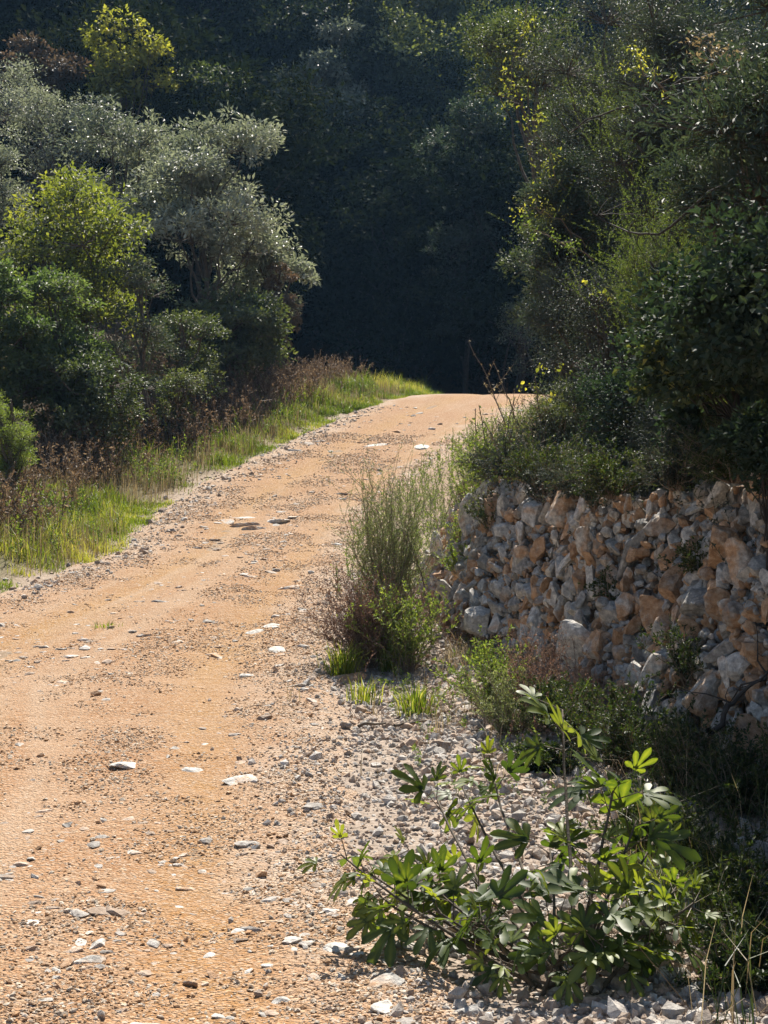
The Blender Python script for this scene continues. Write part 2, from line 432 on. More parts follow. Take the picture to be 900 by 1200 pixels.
def rut(u): return np.exp(-((u - .36) / .085) ** 2) + .75 * np.exp(-((u - .80) / .07) ** 2)
ty = [2.0]
while ty[-1] < 56: ty.append(ty[-1] + max(.03, .0045 * ty[-1]))
ty = np.array(ty); tu = np.linspace(0, 1, 130)
U, TY = np.meshgrid(tu, ty)
wob = lambda s: .22 * vnoise(TY, 0 * TY, .9, s) + .16 * vnoise(TY, 0 * TY, .25, s + 1)
XL = xleft(TY) - .30 + wob(41); XR = xright(TY) + .30 + wob(51)
TX = XL * (1 - U) + XR * U
edge = np.minimum(U, 1 - U) * (XR - XL)
def track_h(x, y, u=None):
    xl = xleft(y); xr = xright(y); u = (x - xl) / (xr - xl) if u is None else u
    return H(x, y) + .030 - .028 * rut(u) + .02 * vnoise(x, y, 1.1, 61)
TZ = track_h(TX, TY) - .09 * (1 - sstep(0, .32, edge))
n2, n1 = TX.shape; ii = np.arange(n1 * n2).reshape(n2, n1)
FT = np.stack([ii[:-1, :-1], ii[:-1, 1:], ii[1:, 1:], ii[1:, :-1]], -1).reshape(-1, 4)
tz = np.zeros((n2, n1, 4)); tz[..., 3] = 1
tz[..., 0] = np.clip(rut((TX - xleft(TY)) / (xright(TY) - xleft(TY))) + .25 * vnoise(TX, TY, 1.5, 62), 0, 1)
tz[..., 1] = np.clip(1 - sstep(.3, .95, edge + .5 * vnoise(TX, TY, .5, 63)), 0, 1)
_u = (TX - xleft(TY)) / (xright(TY) - xleft(TY))
tz[..., 2] = np.clip(1.6 * vnoise(_u * 3.6, TY * .02, .28, 66) + .9 * vnoise(_u * 3.6, TY * .035, .09, 67) + .15 * vnoise(TX, TY, .4, 68), 0, 1) * np.clip(sstep(.1, .3, _u) * sstep(.95, .8, _u), 0, 1)
track = obj('path', mesh_arr('path', np.stack([TX, TY, TZ], -1), FT, M['track'], smooth=True, col=tz.reshape(-1, 4)))
tag(track, 'orange gravel track with shallow wheel ruts climbing to a crest', kind='structure')
def track_sheet(x, y):
    o = 0 * y
    xl = xleft(y) - .30 + .22 * vnoise(y, o, .9, 41) + .16 * vnoise(y, o, .25, 42); xr = xright(y) + .30 + .22 * vnoise(y, o, .9, 51) + .16 * vnoise(y, o, .25, 52)
    e = np.minimum(x - xl, xr - x)
    return np.where((e > 0) & (y > 2) & (y < 56), track_h(x, y) - .09 * (1 - sstep(0, .32, e)), -99)
def surf(x, y):
    """height of whichever sheet is on top"""
    x = np.asarray(x, float); y = np.asarray(y, float)
    return np.maximum(H(x, y), track_sheet(x, y))

# ------------------------------------------------------------------ stones
def ico(sub):
    import bmesh
    bm = bmesh.new(); bmesh.ops.create_icosphere(bm, subdivisions=sub, radius=1)
    V = np.array([v.co[:] for v in bm.verts]); F = np.array([[v.index for v in f.verts] for f in bm.faces]); bm.free()
    return V, F
ICO = {s: ico(s) for s in (1, 2, 4)}
def rock_shape(seed, sub, planes=11, sq=(1, .8, .6), rough=.03):
    r = np.random.default_rng(seed); V, Fc = ICO[sub]
    n = rsph(planes, r); d = r.uniform(.42, .92, planes)
    dots = V @ n.T
    rad = np.min(np.where(dots > .05, d / np.maximum(dots, .05), 9), 1); rad = np.minimum(rad, 1.25)
    P = V * rad[:, None]
    P *= (1 + rough * 2 * (vnoise(P[:, 0] + P[:, 2] * .7, P[:, 1], .28, seed) + .6 * vnoise(P[:, 0], P[:, 2] + P[:, 1] * .6, .13, seed + 3)))[:, None]
    P *= np.array(sq)
    return P / np.abs(P).max(), Fc

def rand_rot(n, rng, tilt=.35):
    yaw = rng.uniform(0, 2 * math.pi, n); a = rng.normal(0, tilt, n); b = rng.normal(0, tilt, n)
    cy, sy, ca, sa, cb, sb = np.cos(yaw), np.sin(yaw), np.cos(a), np.sin(a), np.cos(b), np.sin(b)
    z = np.zeros(n); o = np.ones(n)
    Rz = np.stack([cy, -sy, z, sy, cy, z, z, z, o], -1).reshape(n, 3, 3)
    Rx = np.stack([o, z, z, z, ca, -sa, z, sa, ca], -1).reshape(n, 3, 3)
    Ry = np.stack([cb, z, sb, z, o, z, -sb, z, cb], -1).reshape(n, 3, 3)
    return Rz @ Rx @ Ry

def scatter_rocks(name, label, P, size, mat, rng, sub=1, sq=(1, .8, .5), tilt=.35, nvar=14, sink=.25, cat=None):
    acc = Acc(); n = len(P); var = rng.integers(0, nvar, n); R = rand_rot(n, rng, tilt); vr = rng.random(n)
    for k in range(nvar):
        V, Fc = rock_shape(900 + k, sub, 8, (1, rng.uniform(.6, .95), rng.uniform(.4, .8) * sq[2] / .5))
        s = np.where(var == k)[0]
        if not len(s): continue
        W = np.einsum('nij,vj->nvi', R[s], V) * size[s][:, None, None] + P[s][:, None] + np.array([0, 0, 1]) * (size[s] * (.5 - sink) * .6)[:, None, None]
        FF = (Fc[None] + (np.arange(len(s)) * len(V))[:, None, None]).reshape(-1, 3)
        acc.add(W, FF, np.repeat(vr[s], len(V)))
    return tag(obj(name, acc.mesh(name, mat)), label, kind='stuff')

# loose pebbles over the track
rng = np.random.default_rng(5)
n = 190000
D = 4.1 * (30 / 4.1) ** rng.random(n) ** 1.25
u = rng.random(n); x = xleft(D) * (1 - u) + xright(D) * u
x = np.maximum(x, -.27 * D - .1)
x += rng.normal(0, .05, n)
clus = vnoise(x, D, .7, 71) + vnoise(x, D, .25, 72)
keep = rng.random(n) < .45 + 1.5 * clus.clip(-.25, .5) + .25 * (u > .85) - .6 * rut(u) - .5 * (vnoise(u * 3.6, D * .02, .28, 66) > .12)
x, D = x[keep], D[keep]
size = .0022 + .0026 * rng.gamma(1.0, 1, len(x)).clip(0, 6) + .00035 * D
z = surf(x, D)
scatter_rocks('gravel', 'fine loose gravel strewn over the orange track', np.stack([x, D, z], -1), size, M['pebble'], rng, 1, (1, .8, .4), .3)
n = 5200
D = 4.1 * (34 / 4.1) ** rng.random(n) ** 1.1; u = rng.random(n); x = xleft(D) * (1 - u) + xright(D) * u
keep = (rng.random(n) < .25 + 1.6 * (vnoise(x, D * .5, .8, 171) + .5 * vnoise(x, D, .3, 172)).clip(-.15, .6) - .3 * rut(u)) & (x > -.28 * D)
x, D = x[keep], D[keep]
scatter_rocks('embedded_stones', 'small pale flat stones half buried in the track surface', np.stack([x, D, surf(x, D) - .002], -1), (.008 + .009 * rng.gamma(1.1, 1, len(x))).clip(0, .05) * (1 + .05 * D), M['chips'], rng, 2, (1, .8, .22), .08, sink=.55)
# pale rubble on the right verge
n = 60000
D = 4.1 * (17 / 4.1) ** rng.random(n) ** 1.2
w0 = xright(D) - .45 + .3 * rng.normal(0, .6, n); w1 = xwall(D) + .1
x = w0 + (w1 - w0) * rng.random(n)
keep = rng.random(n) < sstep(-.45, .6, x - xright(D) + .6 * vnoise(x, D, .4, 73)) * .85 + .03
x, D = x[keep], D[keep]
size = (.0035 + .0048 * rng.gamma(1.2, 1, len(x)) * (1 + .8 * sstep(-.2, .8, x - xright(D)))).clip(0, .05)
scatter_rocks('rubble', 'pale limestone chippings covering the verge between track and bank', np.stack([x, D, surf(x, D)], -1), size, M['chips'], rng, 1, (1, .8, .5), .5)
# left margin chippings
n = 2500
D = rng.uniform(11, 34, n); x = xleft(D) + rng.normal(.08, .26, n)
scatter_rocks('margin_gravel', 'greyish gravel along the grassy left margin of the track', np.stack([x, D, surf(x, D)], -1), .006 + .009 * rng.gamma(1.2, 1, n), M['chips'], rng, 1)

# ------------------------------------------------------------------ the rock bank
WS = grade(4.0, 14.1, .022, 2.6, 15.4, 1.05); WT = np.linspace(-.08, 1.03, 92)
def wall_pt(s, t, out=0.0):
    """s = world y along the bank, t = 0 foot .. 1 rim"""
    s = np.asarray(s, float); t = np.asarray(t, float)
    x0 = xwall(s); zb = H(x0 - .04, s); zt = wtop(s)
    lean = LEAN * (t ** 1.25)
    dx = np.gradient(xwall(np.array([0., .01]))) if False else None
    tx = (xwall(s + .05) - xwall(s - .05)) / .1
    nx_, ny_ = -1 / np.sqrt(1 + tx * tx), tx / np.sqrt(1 + tx * tx)
    bulge = .22 * vnoise(s, t * 1.5, 1.5, 81) + .16 * vnoise(s, t * 1.5, .6, 82)
    o = out + bulge + .06
    return np.stack([x0 + np.where(t < 0, 0, 1) * LEAN * np.abs(t) ** 1.25 + nx_ * o, s + ny_ * o, zb + (zt - zb) * t + .25 * o], -1)
S, T = np.meshgrid(WS, WT)
seedsn = 1300
r2 = np.random.default_rng(17)
cs = np.stack([r2.uniform(2.6, 15.4, seedsn), r2.uniform(-.1, 1.55, seedsn)], -1)
def cells(S, T, ss=1.05, st=.4):
    q = np.stack([S.ravel() * ss + .12 * vnoise(S, T * 1.5, .2, 91).ravel(), T.ravel() * 1.5 * st + .1 * vnoise(S, T * 1.5, .22, 92).ravel()], -1)
    c = cs * np.array([ss, st])
    f1 = np.empty(len(q)); f2 = np.empty(len(q)); ident = np.empty(len(q), int)
    for a in range(0, len(q), 4000):
        d = ((q[a:a + 4000, None] - c[None]) ** 2).sum(-1)
        i = np.argmin(d, 1); ident[a:a + 4000] = i
        p = np.partition(d, 1, axis=1); f1[a:a + 4000] = np.sqrt(p[:, 0]); f2[a:a + 4000] = np.sqrt(p[:, 1])
    return ident.reshape(S.shape), (f2 - f1).reshape(S.shape), f1.reshape(S.shape)
cid, crack, f1 = cells(S, T)
hgt = r2.uniform(-.07, .13, seedsn)[cid]
tilt = (r2.normal(0, .55, seedsn)[cid] * (S - cs[cid, 0]) + r2.normal(0, .35, seedsn)[cid] * (T * 1.5 - cs[cid, 1]))
disp = -.11 + hgt * .9 if False else -.11 + hgt * .9 + (tilt * .8).clip(-.1, .1) - .12 * (1 - sstep(0, .04, crack)) + .03 * vnoise(S, T * 1.5, .08, 93) + .015 * vnoise(S, T * 1.5, .04, 94)
WP = wall_pt(S, T, disp)
a, b = S.shape; wi = np.arange(a * b).reshape(a, b)
WF = np.stack([wi[:-1, :-1], wi[:-1, 1:], wi[1:, 1:], wi[1:, :-1]], -1).reshape(-1, 4)
bank = obj('rock_bank', mesh_arr('rock_bank', WP, WF, M['rock'], v=(r2.random(seedsn)[cid] * .8 + .3 * (vnoise(S, T * 1.5, .5, 97) + .3)).ravel()))
tag(bank, 'steep fractured limestone bank with orange stains beside the track', 'rock bank')

ROCKS = [mesh_arr('rock', *rock_shape(300 + k, 4, 10, (1, .45 + .35 * ((k * 37) % 10) / 10, .4 + .3 * ((k * 53) % 10) / 10), .03), M['stone']) for k in range(14)]
SLABS = [mesh_arr('slab', *rock_shape(400 + k, 4, 9, (1, .55 + .3 * ((k * 37) % 10) / 10, .16 + .08 * (k % 3)), .03), M['stone']) for k in range(8)]
CH = {'chunky': ROCKS[0:5], 'angular': ROCKS[5:10], 'wedge-shaped': ROCKS[10:14], 'flat': SLABS[0:4], 'slab-like': SLABS[4:8]}
COLR = {'orange-stained': (.70, .50), 'pale grey': (.34, .78), 'whitish': (.42, .9), 'tan': (.57, .66), 'dull grey': (.36, .36), 'pinkish': (.53, .6)}
USED = set()
def pick_label(tmpl, rng, shapes, cols, size):
    """choose look words not used yet for this spot; the words drive the look"""
    for k in range(60):
        sh = shapes[rng.integers(len(shapes))]; co = cols[rng.integers(len(cols))]
        sw = size
        lb = f"{sw} {co} {sh} " + tmpl
        if lb not in USED: break
    USED.add(lb); return lb, sh, co
def stone(name, cat, group, tmpl, p, size, rng, shapes, cols, rot=None, sw=None, label=None):
    sw = sw or ('large' if size > .13 else 'medium' if size > .075 else 'small' if size > .04 else 'tiny')
    lb, sh, co = pick_label(tmpl, rng, shapes, cols, sw)
    me = CH[sh][rng.integers(len(CH[sh]))]
    o = obj(name, me, loc=p, rot=rot if rot is not None else (rng.normal(0, .12), rng.normal(0, .12), rng.uniform(0, 6.28)), scale=(size, size * rng.uniform(.75, 1.1), size * rng.uniform(.8, 1.25)))
    c = COLR[co]; o.color = (c[0], c[1], 0, 1)
    tag(o, label or lb, cat, group); return o

rng = np.random.default_rng(23)
# rocks standing proud of the bank
def along(s): return 'by the far corner' if s > 12.2 else 'past the dry shrub' if s > 10.6 else 'above the dark undergrowth' if s > 9.2 else 'behind the fig' if s > 7.9 else 'near the right end'
def upw(t): return 'at the foot of the bank' if t < .2 else 'low in the bank' if t < .42 else 'midway up the bank' if t < .66 else 'high in the bank' if t < .88 else 'on the rim of the bank'
k = 0; placed = []
while k < 165:
    s = rng.uniform(6.3, 14.0); t = rng.uniform(.03, 1.0); size = rng.choice([.06, .09, .12, .16, .22], p=[.14, .28, .29, .19, .10]) * rng.uniform(.85, 1.15)
    if any(((s - a) * .9) ** 2 + ((t - b) * 1.5) ** 2 < (.62 * (size + c)) ** 2 for a, b, c in placed): continue
    placed.append((s, t, size))
    p = wall_pt(np.array([s]), np.array([t]), .05)[0]
    stone('bank_rock', 'rock', 'rocks set in the bank', 'rock ' + upw(t) + ' ' + along(s), p, size, rng,
          ['chunky', 'angular', 'wedge-shaped'], ['orange-stained', 'pale grey', 'whitish', 'tan', 'whitish', 'dull grey'], rot=(rng.normal(0, .5), rng.normal(1.2, .4), rng.uniform(0, 6.28)))
    k += 1
# small rubble caught in the bank
n = 11500
s = rng.uniform(5.5, 14.3, n); t = rng.random(n) ** .9
keep = rng.random(n) < .5 + 1.2 * (vnoise(s, t * 1.5, .4, 95) + .2).clip(0, 1)
s, t = s[keep], t[keep]
P = wall_pt(s, t, -.02 + rng.uniform(-.05, .06, len(s)))
scatter_rocks('bank_rubble', 'broken stones and chips lodged all over the bank', P, (.016 + .018 * rng.gamma(1.2, 1.1, len(s))).clip(0, .10), M['rubble'], rng, 2, (1, .8, .6), 1.1, sink=.5)

def place_stone(px, py, size, tmpl, shapes, cols, sink=.1, cat='stone', name='stone', group=None, sw=None, rot=None, label=None):
    g = gp(px, py); x, y = g[0], g[1]; z = float(surf(np.array([x]), np.array([y]))[0])
    return stone(name, cat, group, tmpl, (x, y, z - size * (sink + (.08 if shapes[0] in ('flat', 'slab-like') else 0))), size, rng, shapes, cols, sw=sw, rot=rot, label=label)
# stones that stand out in the photograph
place_stone(410, 1124, .095, '', ['slab-like'], ['whitish'], .02, label='long whitish slab lying on the track left of the fig shadow', rot=(0, .03, .1))
place_stone(548, 1192, .062, '', ['chunky'], ['whitish'], .1, label='chunky whitish stone nearest the camera on the track edge', rot=(0, 0, .2))
place_stone(507, 1186, .026, '', ['chunky'], ['whitish'], .1, label='small whitish stone just left of the chunky nearest one')
place_stone(372, 816, .105, '', ['wedge-shaped'], ['orange-stained'], .15, label='orange wedge-shaped stone on the verge left of the grass tufts')
place_stone(402, 796, .17, '', ['flat'], ['orange-stained'], -.05, label='orange flat slab leaning beside the leftmost green tuft', rot=(.1, -.15, .4))
place_stone(447, 818, .12, '', ['chunky'], ['whitish'], .2, label='pale block between the green tufts on the verge')
place_stone(403, 782, .10, '', ['chunky'], ['pale grey'], .2, label='rounded pale stone inside the leftmost green tuft')
place_stone(150, 904, .115, '', ['flat'], ['whitish'], .03, label='long thin whitish slab in the left half of the track')
place_stone(288, 921, .11, '', ['slab-like'], ['whitish'], -.02, label='flat whitish slab in the middle of the track level with the long thin one')
place_stone(310, 737, .22, '', ['slab-like'], ['whitish'], .0, label='pale slab flush in the right wheel rut level with the dry bush')
place_stone(298, 741, .14, '', ['flat'], ['pale grey'], .0, label='grey slab touching the near side of the pale rut slab')
place_stone(92, 1114, .085, '', ['slab-like'], ['whitish'], .05, label='pale crumbling slab in the near left of the track')
place_stone(112, 1119, .07, '', ['flat'], ['pale grey'], .05, label='grey thin slab touching the crumbling near-left slab')
place_stone(292, 1047, .06, '', ['slab-like'], ['dull grey'], .05, label='dark grey slab in the middle of the track before the fig')
place_stone(65, 1156, .04, '', ['chunky'], ['whitish'], .1, label='small white lump below the crumbling near-left slab')
place_stone(64, 1148, .03, '', ['angular'], ['pale grey'], .1, label='tiny pale lump behind the small white lump at near left')
place_stone(310, 1165, .027, '', ['angular'], ['tan'], .1, label='tan angular stone lying alone near the bottom of the track')
place_stone(332, 1180, .05, '', ['flat'], ['pale grey'], .05, label='flat grey stone below the lone tan angular one')
for i, (px, py, s, c) in enumerate([(262, 612, .30, 'pale grey'), (290, 607, .34, 'whitish'), (318, 613, .30, 'whitish'), (300, 622, .2, 'pale grey'), (285, 617, .24, 'dull grey'),
                                    (330, 602, .2, 'whitish'), (342, 530, .2, 'whitish'), (440, 524, .3, 'whitish'), (500, 525, .3, 'whitish'), (425, 520, .18, 'pale grey'),
                                    (385, 640, .3, 'whitish'), (328, 690, .2, 'whitish'), (335, 689, .24, 'pale grey'), (250, 769, .15, 'pale grey'), (330, 765, .13, 'whitish')]):
    place_stone(px, py, s, 'outcrop stone ' + ['left of the pale patch halfway up the track', 'in the pale patch halfway up the track', 'at the right of the pale patch halfway up', 'on the near side of the pale patch', 'filling the middle of the pale patch',
                'just beyond the pale patch', 'near the far grassy edge', 'on the track before the crest', 'right of centre before the crest', 'left of the one before the crest',
                'behind the broom bush', 'in the orange rut beside the bush', 'overlapping the one in the orange rut', 'left of the rut slab', 'right of the near rut slab'][i], ['slab-like', 'flat'], [c if c == 'whitish' else 'tan'], .09)
# further loose stones on the track, at random where the photograph has them thickest
def where(x, y):
    u = (x - xleft(y)) / (xright(y) - xleft(y)); px = 450 + x / y * FPX
    a = 'beside the rubble verge' if u > .87 else 'on the right of the track' if u > .62 else 'in the middle of the track' if px > 200 else 'on the left of the track'
    b = 'in front of the fig' if y < 5.3 else 'level with the fig' if y < 7 else 'level with the bank undergrowth' if y < 9.5 else 'level with the green tufts' if y < 12.5 else 'abreast of the bush' if y < 17 else 'on the climb' if y < 26 else 'near the crest'
    return a, b
k = 0
while k < 105:
    y = 4.5 * (32 / 4.5) ** (rng.random() ** 1.5); px = rng.uniform(5, 470); x = (px - 450) / FPX * y
    if x < xleft(y) + .15 or x > xright(y) - .03: continue
    size = rng.choice([.016, .024, .034, .048], p=[.24, .36, .26, .14]) * (1 + max(0, y - 7) * .06)
    sw = 'sizeable' if size > .06 else 'fist-sized' if size > .045 else 'small' if size > .028 else 'tiny'
    a, b = where(x, y); z = float(surf(np.array([x]), np.array([y]))[0])
    flat = rng.random() < .62
    stone('stone', 'stone', 'loose stones on the track', f'stone {a}, {b}', (x, y, z + size * (-.07 if flat else .15)), size * (1.35 if flat else 1), rng,
          ['flat', 'slab-like'] if flat else ['chunky', 'angular', 'wedge-shaped'], ['whitish', 'pale grey', 'whitish', 'tan', 'pinkish'] if flat else ['tan', 'pale grey', 'orange-stained', 'pinkish'], sw=sw)
    k += 1
# stones of the verge and under the fig
k = 0
while k < 60:
    y = rng.uniform(4.7, 13); x = rng.uniform(xright(y) - .1, xwall(y) - .05)
    size = rng.choice([.03, .042, .06, .085], p=[.3, .34, .24, .12])
    side = 'close to the track' if x < xright(y) + .3 * (xwall(y) - xright(y)) else 'mid verge' if x < xright(y) + .65 * (xwall(y) - xright(y)) else 'close to the bank'
    b = 'in front of the fig' if y < 5.1 else 'under the fig' if y < 6.2 else 'just behind the fig' if y < 7.3 else 'between fig and grass tufts' if y < 9.8 else 'around the grass tufts'
    sw = 'sizeable' if size > .07 else 'fist-sized' if size > .045 else 'small' if size > .035 else 'tiny'
    stone('stone', 'stone', 'stones on the rubble verge', f'rubble stone {side}, {b}', (x, y, Hs(x, y) + size * .2), size, rng,
          ['chunky', 'angular', 'wedge-shaped', 'flat'], ['pale grey', 'whitish', 'tan', 'dull grey', 'pinkish', 'orange-stained'], sw=sw)
    k += 1
p = gp(884, 1030)
stone('boulder', 'boulder', None, '', (p[0] + .05, p[1], p[2] + .09), .2, rng, ['chunky'], ['pale grey'], rot=(.5, .2, .6), label='big pale boulder in shade among dark grasses right of the fig')
for px, py, s, lb in [(785, 1150, .075, 'pale block among straw at the right foot of the fig'), (715, 1140, .06, 'whitish stone at the foot of the fig beside the pale block'),
                      (690, 1150, .05, 'grey stone left of the pale blocks under the fig'), (800, 1065, .08, 'flat sunlit stone under the arching straw right of the fig'), (835, 1150, .05, 'grey stone half buried in dead twigs at lower right')]:
    place_stone(px, py, s, '', ['chunky', 'angular'], ['whitish', 'pale grey'], -.1, label=lb)

# ------------------------------------------------------------------ vegetation builders
def clump_leaves(acc, C, R, n, L, W, rng, up=.9, flat=1.0, six=False, hue=None, out=None):
    """n leaves round every clump centre C (radius R)"""
    m = len(C); off = rsph(m * n, rng) * (rng.random((m * n, 1)) ** .5) * np.repeat(np.broadcast_to(R, m), n)[:, None] * np.array([1, 1, flat])
    P = np.repeat(C, n, 0) + off
    d = norm(off + rng.normal(0, .35, off.shape) * np.repeat(np.broadcast_to(R, m), n)[:, None] + (0 if out is None else np.repeat(out, n, 0) * .03))
    nn = np.array([0, 0, up]) + rng.normal(0, .42, off.shape) + (0 if out is None else np.repeat(out, n, 0) * .75)
    l = L * rng.uniform(.65, 1.25, m * n); hv = np.repeat(rng.random(m) if hue is None else hue, n) * .55 + rng.random(m * n) * .45
    V, Fc, vv = leaves(P, d, nn, l, l * W, v=hv, six=six); acc.add(V, Fc, vv)

def make_tree(name, h, w, seed, leaf, L=.07, W=.5, nl=12, ncl=16, npc=36, trunk_r=.09, crown_lo=.18, up=.9, shape='round', clr=.22, twigs=True, bark='bark', lean=(0, 0), depth=None):
    """returns list of (partname, mesh): trunk with limbs, crown of leaf clumps"""
    r = np.random.default_rng(seed); depth = depth or w; nl = int(nl * max(1, .75 * h * (1 - crown_lo) / w))
    zc = h * (1 + crown_lo) / 2; az = h * (1 - crown_lo) / 2
    lob = []
    for i in range(nl):
        d = rsph(1, r)[0]; rr = r.uniform(.35, .78)
        lob.append([d[0] * w / 2 * rr + lean[0] * .5, d[1] * depth / 2 * rr + lean[1] * .5, zc + d[2] * az * rr])
    lob = np.array(lob)
    if shape == 'cone': f = 1.15 - (lob[:, 2] - crown_lo * h) / h; lob[:, :2] *= f[:, None]
    lr = r.uniform(.5, 1.0, nl) * (w * .31) * (.8 if shape == 'column' else 1)
    tr = Acc(); cr = Acc(); sk0 = []; sk1 = []
    tp = wander(np.zeros(3), np.array([lean[0] * .25, lean[1] * .25, h * .8]), 9, .03 * w, r)
    tr.add(*tube(tp, np.linspace(trunk_r, trunk_r * .2, 9)))
    C = []; hue = []; OUT = []
    for i in range(nl):
        a = tp[min(7, max(1, int(lob[i, 2] / h * 6.8)))]
        tr.add(*tube(wander(a, lob[i], 6, .03 * w, r), np.linspace(trunk_r * .42, trunk_r * .1, 6), 5))
        d = rsph(ncl, r); d[:, 2] = np.where(d[:, 2] < -.3, -d[:, 2] * .6, d[:, 2])
        c = lob[i] + norm(d) * lr[i] * r.uniform(.55, 1.12, (ncl, 1)) * np.array([1, 1, .75 if shape != 'column' else 1.3])
        c[:, 2] = np.maximum(c[:, 2], .04 * h)
        OUT.append(norm(c - lob[i] + r.normal(0, .25, c.shape) * lr[i])); C.append(c); sk0.append(np.repeat(lob[i][None], ncl, 0)); sk1.append(c); hue.append(np.clip(r.random() * .7 + r.random(ncl) * .4, 0, 1))
    C = np.concatenate(C)
    if twigs: tr.add(*sticks(np.concatenate(sk0), np.concatenate(sk1), trunk_r * .09, trunk_r * .04, 3))
    hue = np.concatenate(hue)
    clump_leaves(cr, C, clr * w * .33 * r.uniform(.7, 1.3, len(C)), npc, L, W, r, up, .75, hue=hue, out=np.concatenate(OUT))
    return [('trunk', tr.mesh('trunk', M[bark])), ('crown', cr.mesh('crown', M[leaf]))]

def plant_obj(name, parts, loc, label, cat, group=None, rotz=0, scale=1.0):
    e = obj(name, None, loc=loc, rot=(0, 0, rotz), scale=scale); tag(e, label, cat, group)
    for pn, me in parts: obj(pn, me, e)
    return e

def spray_plant(h, spread, nst, leaf, seed, L=.02, W=.3, per=40, r0=.004, curve=.25, up=.3, side=0, base_r=.05, start=.15, bark='twig', arch=0, lay=1.0, droop=0.0):
    """many thin stems from one root, leaves along them; side = number of side shoots per stem"""
    r = np.random.default_rng(seed); st = Acc(); lf = Acc()
    S0 = []; S1 = []; Rr = []; LP = []; LD = []
    def stem(p0, d0, ln, rad, nseg=7):
        P = [p0]; d = d0
        for i in range(nseg):
            d = norm(d + r.normal(0, curve * .35, 3) + np.array([0, 0, -arch * i / nseg])); P.append(P[-1] + d * ln / nseg)
        P = np.array(P); S0.append(P[:-1]); S1.append(P[1:]); Rr.append(np.linspace(rad, rad * .35, nseg)); return P
    for i in range(nst):
        a = r.uniform(0, 6.283); q = r.random() ** .7 * spread / h
        d = norm(np.array([math.cos(a) * q, math.sin(a) * q * lay, 1.0])); p0 = np.array([math.cos(a), math.sin(a) * lay, 0]) * base_r * r.random()
        ln = h * r.uniform(.55, 1.1); P = stem(p0, d, ln, r0)
        ch = [(P, per)]
        for k in range(side):
            t = r.uniform(start, .92); f = t * (len(P) - 1); ix = int(f); q0 = P[ix] + (P[ix + 1] - P[ix]) * (f - ix)
            Q = stem(q0, norm(d + rsph(1, r)[0] * .75), ln * r.uniform(.12, .38), r0 * .5, 4); ch.append((Q, max(4, per // 2)))
        for Pc, nn in ch:
            if nn <= 0: continue
            t = (r.uniform(start if Pc is P else 0, 1, nn)) * (len(Pc) - 1.001); ix = t.astype(int); f = (t - ix)[:, None]
            LP.append(Pc[ix] * (1 - f) + Pc[ix + 1] * f); dd = norm(Pc[ix + 1] - Pc[ix]); LD.append(norm(dd * .8 + rsph(nn, r) * .8 + np.array([0, 0, -droop])))
    V = sticks(np.concatenate(S0), np.concatenate(S1), np.concatenate(Rr), np.concatenate(Rr) * .8, 3); st.add(*V)
    parts = [('stems', st.mesh('stems', M[bark]))]
    if LP:
        LP = np.concatenate(LP); LD = np.concatenate(LD); l = L * r.uniform(.6, 1.3, len(LP))
        lf.add(*leaves(LP, LD, np.array([0, 0, up]) + r.normal(0, .6, LP.shape), l, l * W, v=r.random(len(LP))))
        parts.append(('leaves', lf.mesh('leaves', M[leaf])))
    return parts

def blades(P, h, wd, rng, bend=.5, heading=None, v=None):
    n = len(P); a = rng.uniform(0, 6.283, n) if heading is None else heading
    d = np.stack([np.cos(a), np.sin(a), 0 * a], -1); b = rng.uniform(.1, 1, n) * bend
    s = np.stack([-np.sin(a), np.cos(a), 0 * a], -1) + rng.normal(0, .4, (n, 3)) * [1, 1, 0]; s = norm(s)
    h = np.broadcast_to(h, n)[:, None]; w = np.broadcast_to(wd, n)[:, None]; b = b[:, None]; up = np.array([0, 0, 1.])
    m = P + up * h * .55 + d * h * b * .22; tp = P + up * h * (1 - b * .25) + d * h * b * .75
    V = np.stack([P - s * w / 2, P + s * w / 2, m - s * w * .4, m + s * w * .4, tp], 1)
    Fc = (np.array([(0, 1, 3), (0, 3, 2), (2, 3, 4)])[None] + (np.arange(n) * 5)[:, None, None]).reshape(-1, 3)
    return V, Fc, np.repeat(rng.random(n) if v is None else v, 5)

# ------------------------------------------------------------------ grass and dry weeds of the left verge
rng = np.random.default_rng(31)
def px_of(x, y, z):
    zz = z - CAM_Z; f = y * math.cos(PITCH) - zz * math.sin(PITCH); v = (y * math.sin(PITCH) + zz * math.cos(PITCH)) / f
    return 450 + x / f * FPX, 600 - v * FPX
n = 230000
y = rng.uniform(13.5, 41, n); d = rng.gamma(1.5, .8, n); x = xleft(y) - d + .08
z = H(x, y); px, py = px_of(x, y, z)
wp = vnoise(x, y, .9, 33) + .9 * vnoise(x, y, .28, 34)
near_patch = (py > 590 + (190 - px) * .02) & (d > .15)
far_strip = (y > 24) & (d < .75 + 1.6 * sstep(31, 38, y) + 1.2 * wp) & (d > .12)
dens = np.where(near_patch, .7 + 1.7 * wp, np.where(far_strip, .4 + wp * 2.0, .08))
dens = dens * (1 - .8 * ((py > 545) & (py < 588))) * sstep(.0, .3, d + wp * .25)
keep = (rng.random(n) < dens * .8) & (px > -60) & (px < 520)
x, y, z, d = x[keep], y[keep], z[keep], d[keep]
hh = (1 + 1.3 * vnoise(x, y, .35, 133)) * (.05 + .15 * sstep(.15, 1.5, d + 1.2 * vnoise(x, y, .6, 39))) * rng.gamma(4, .25, len(x)).clip(.3, 2.2)
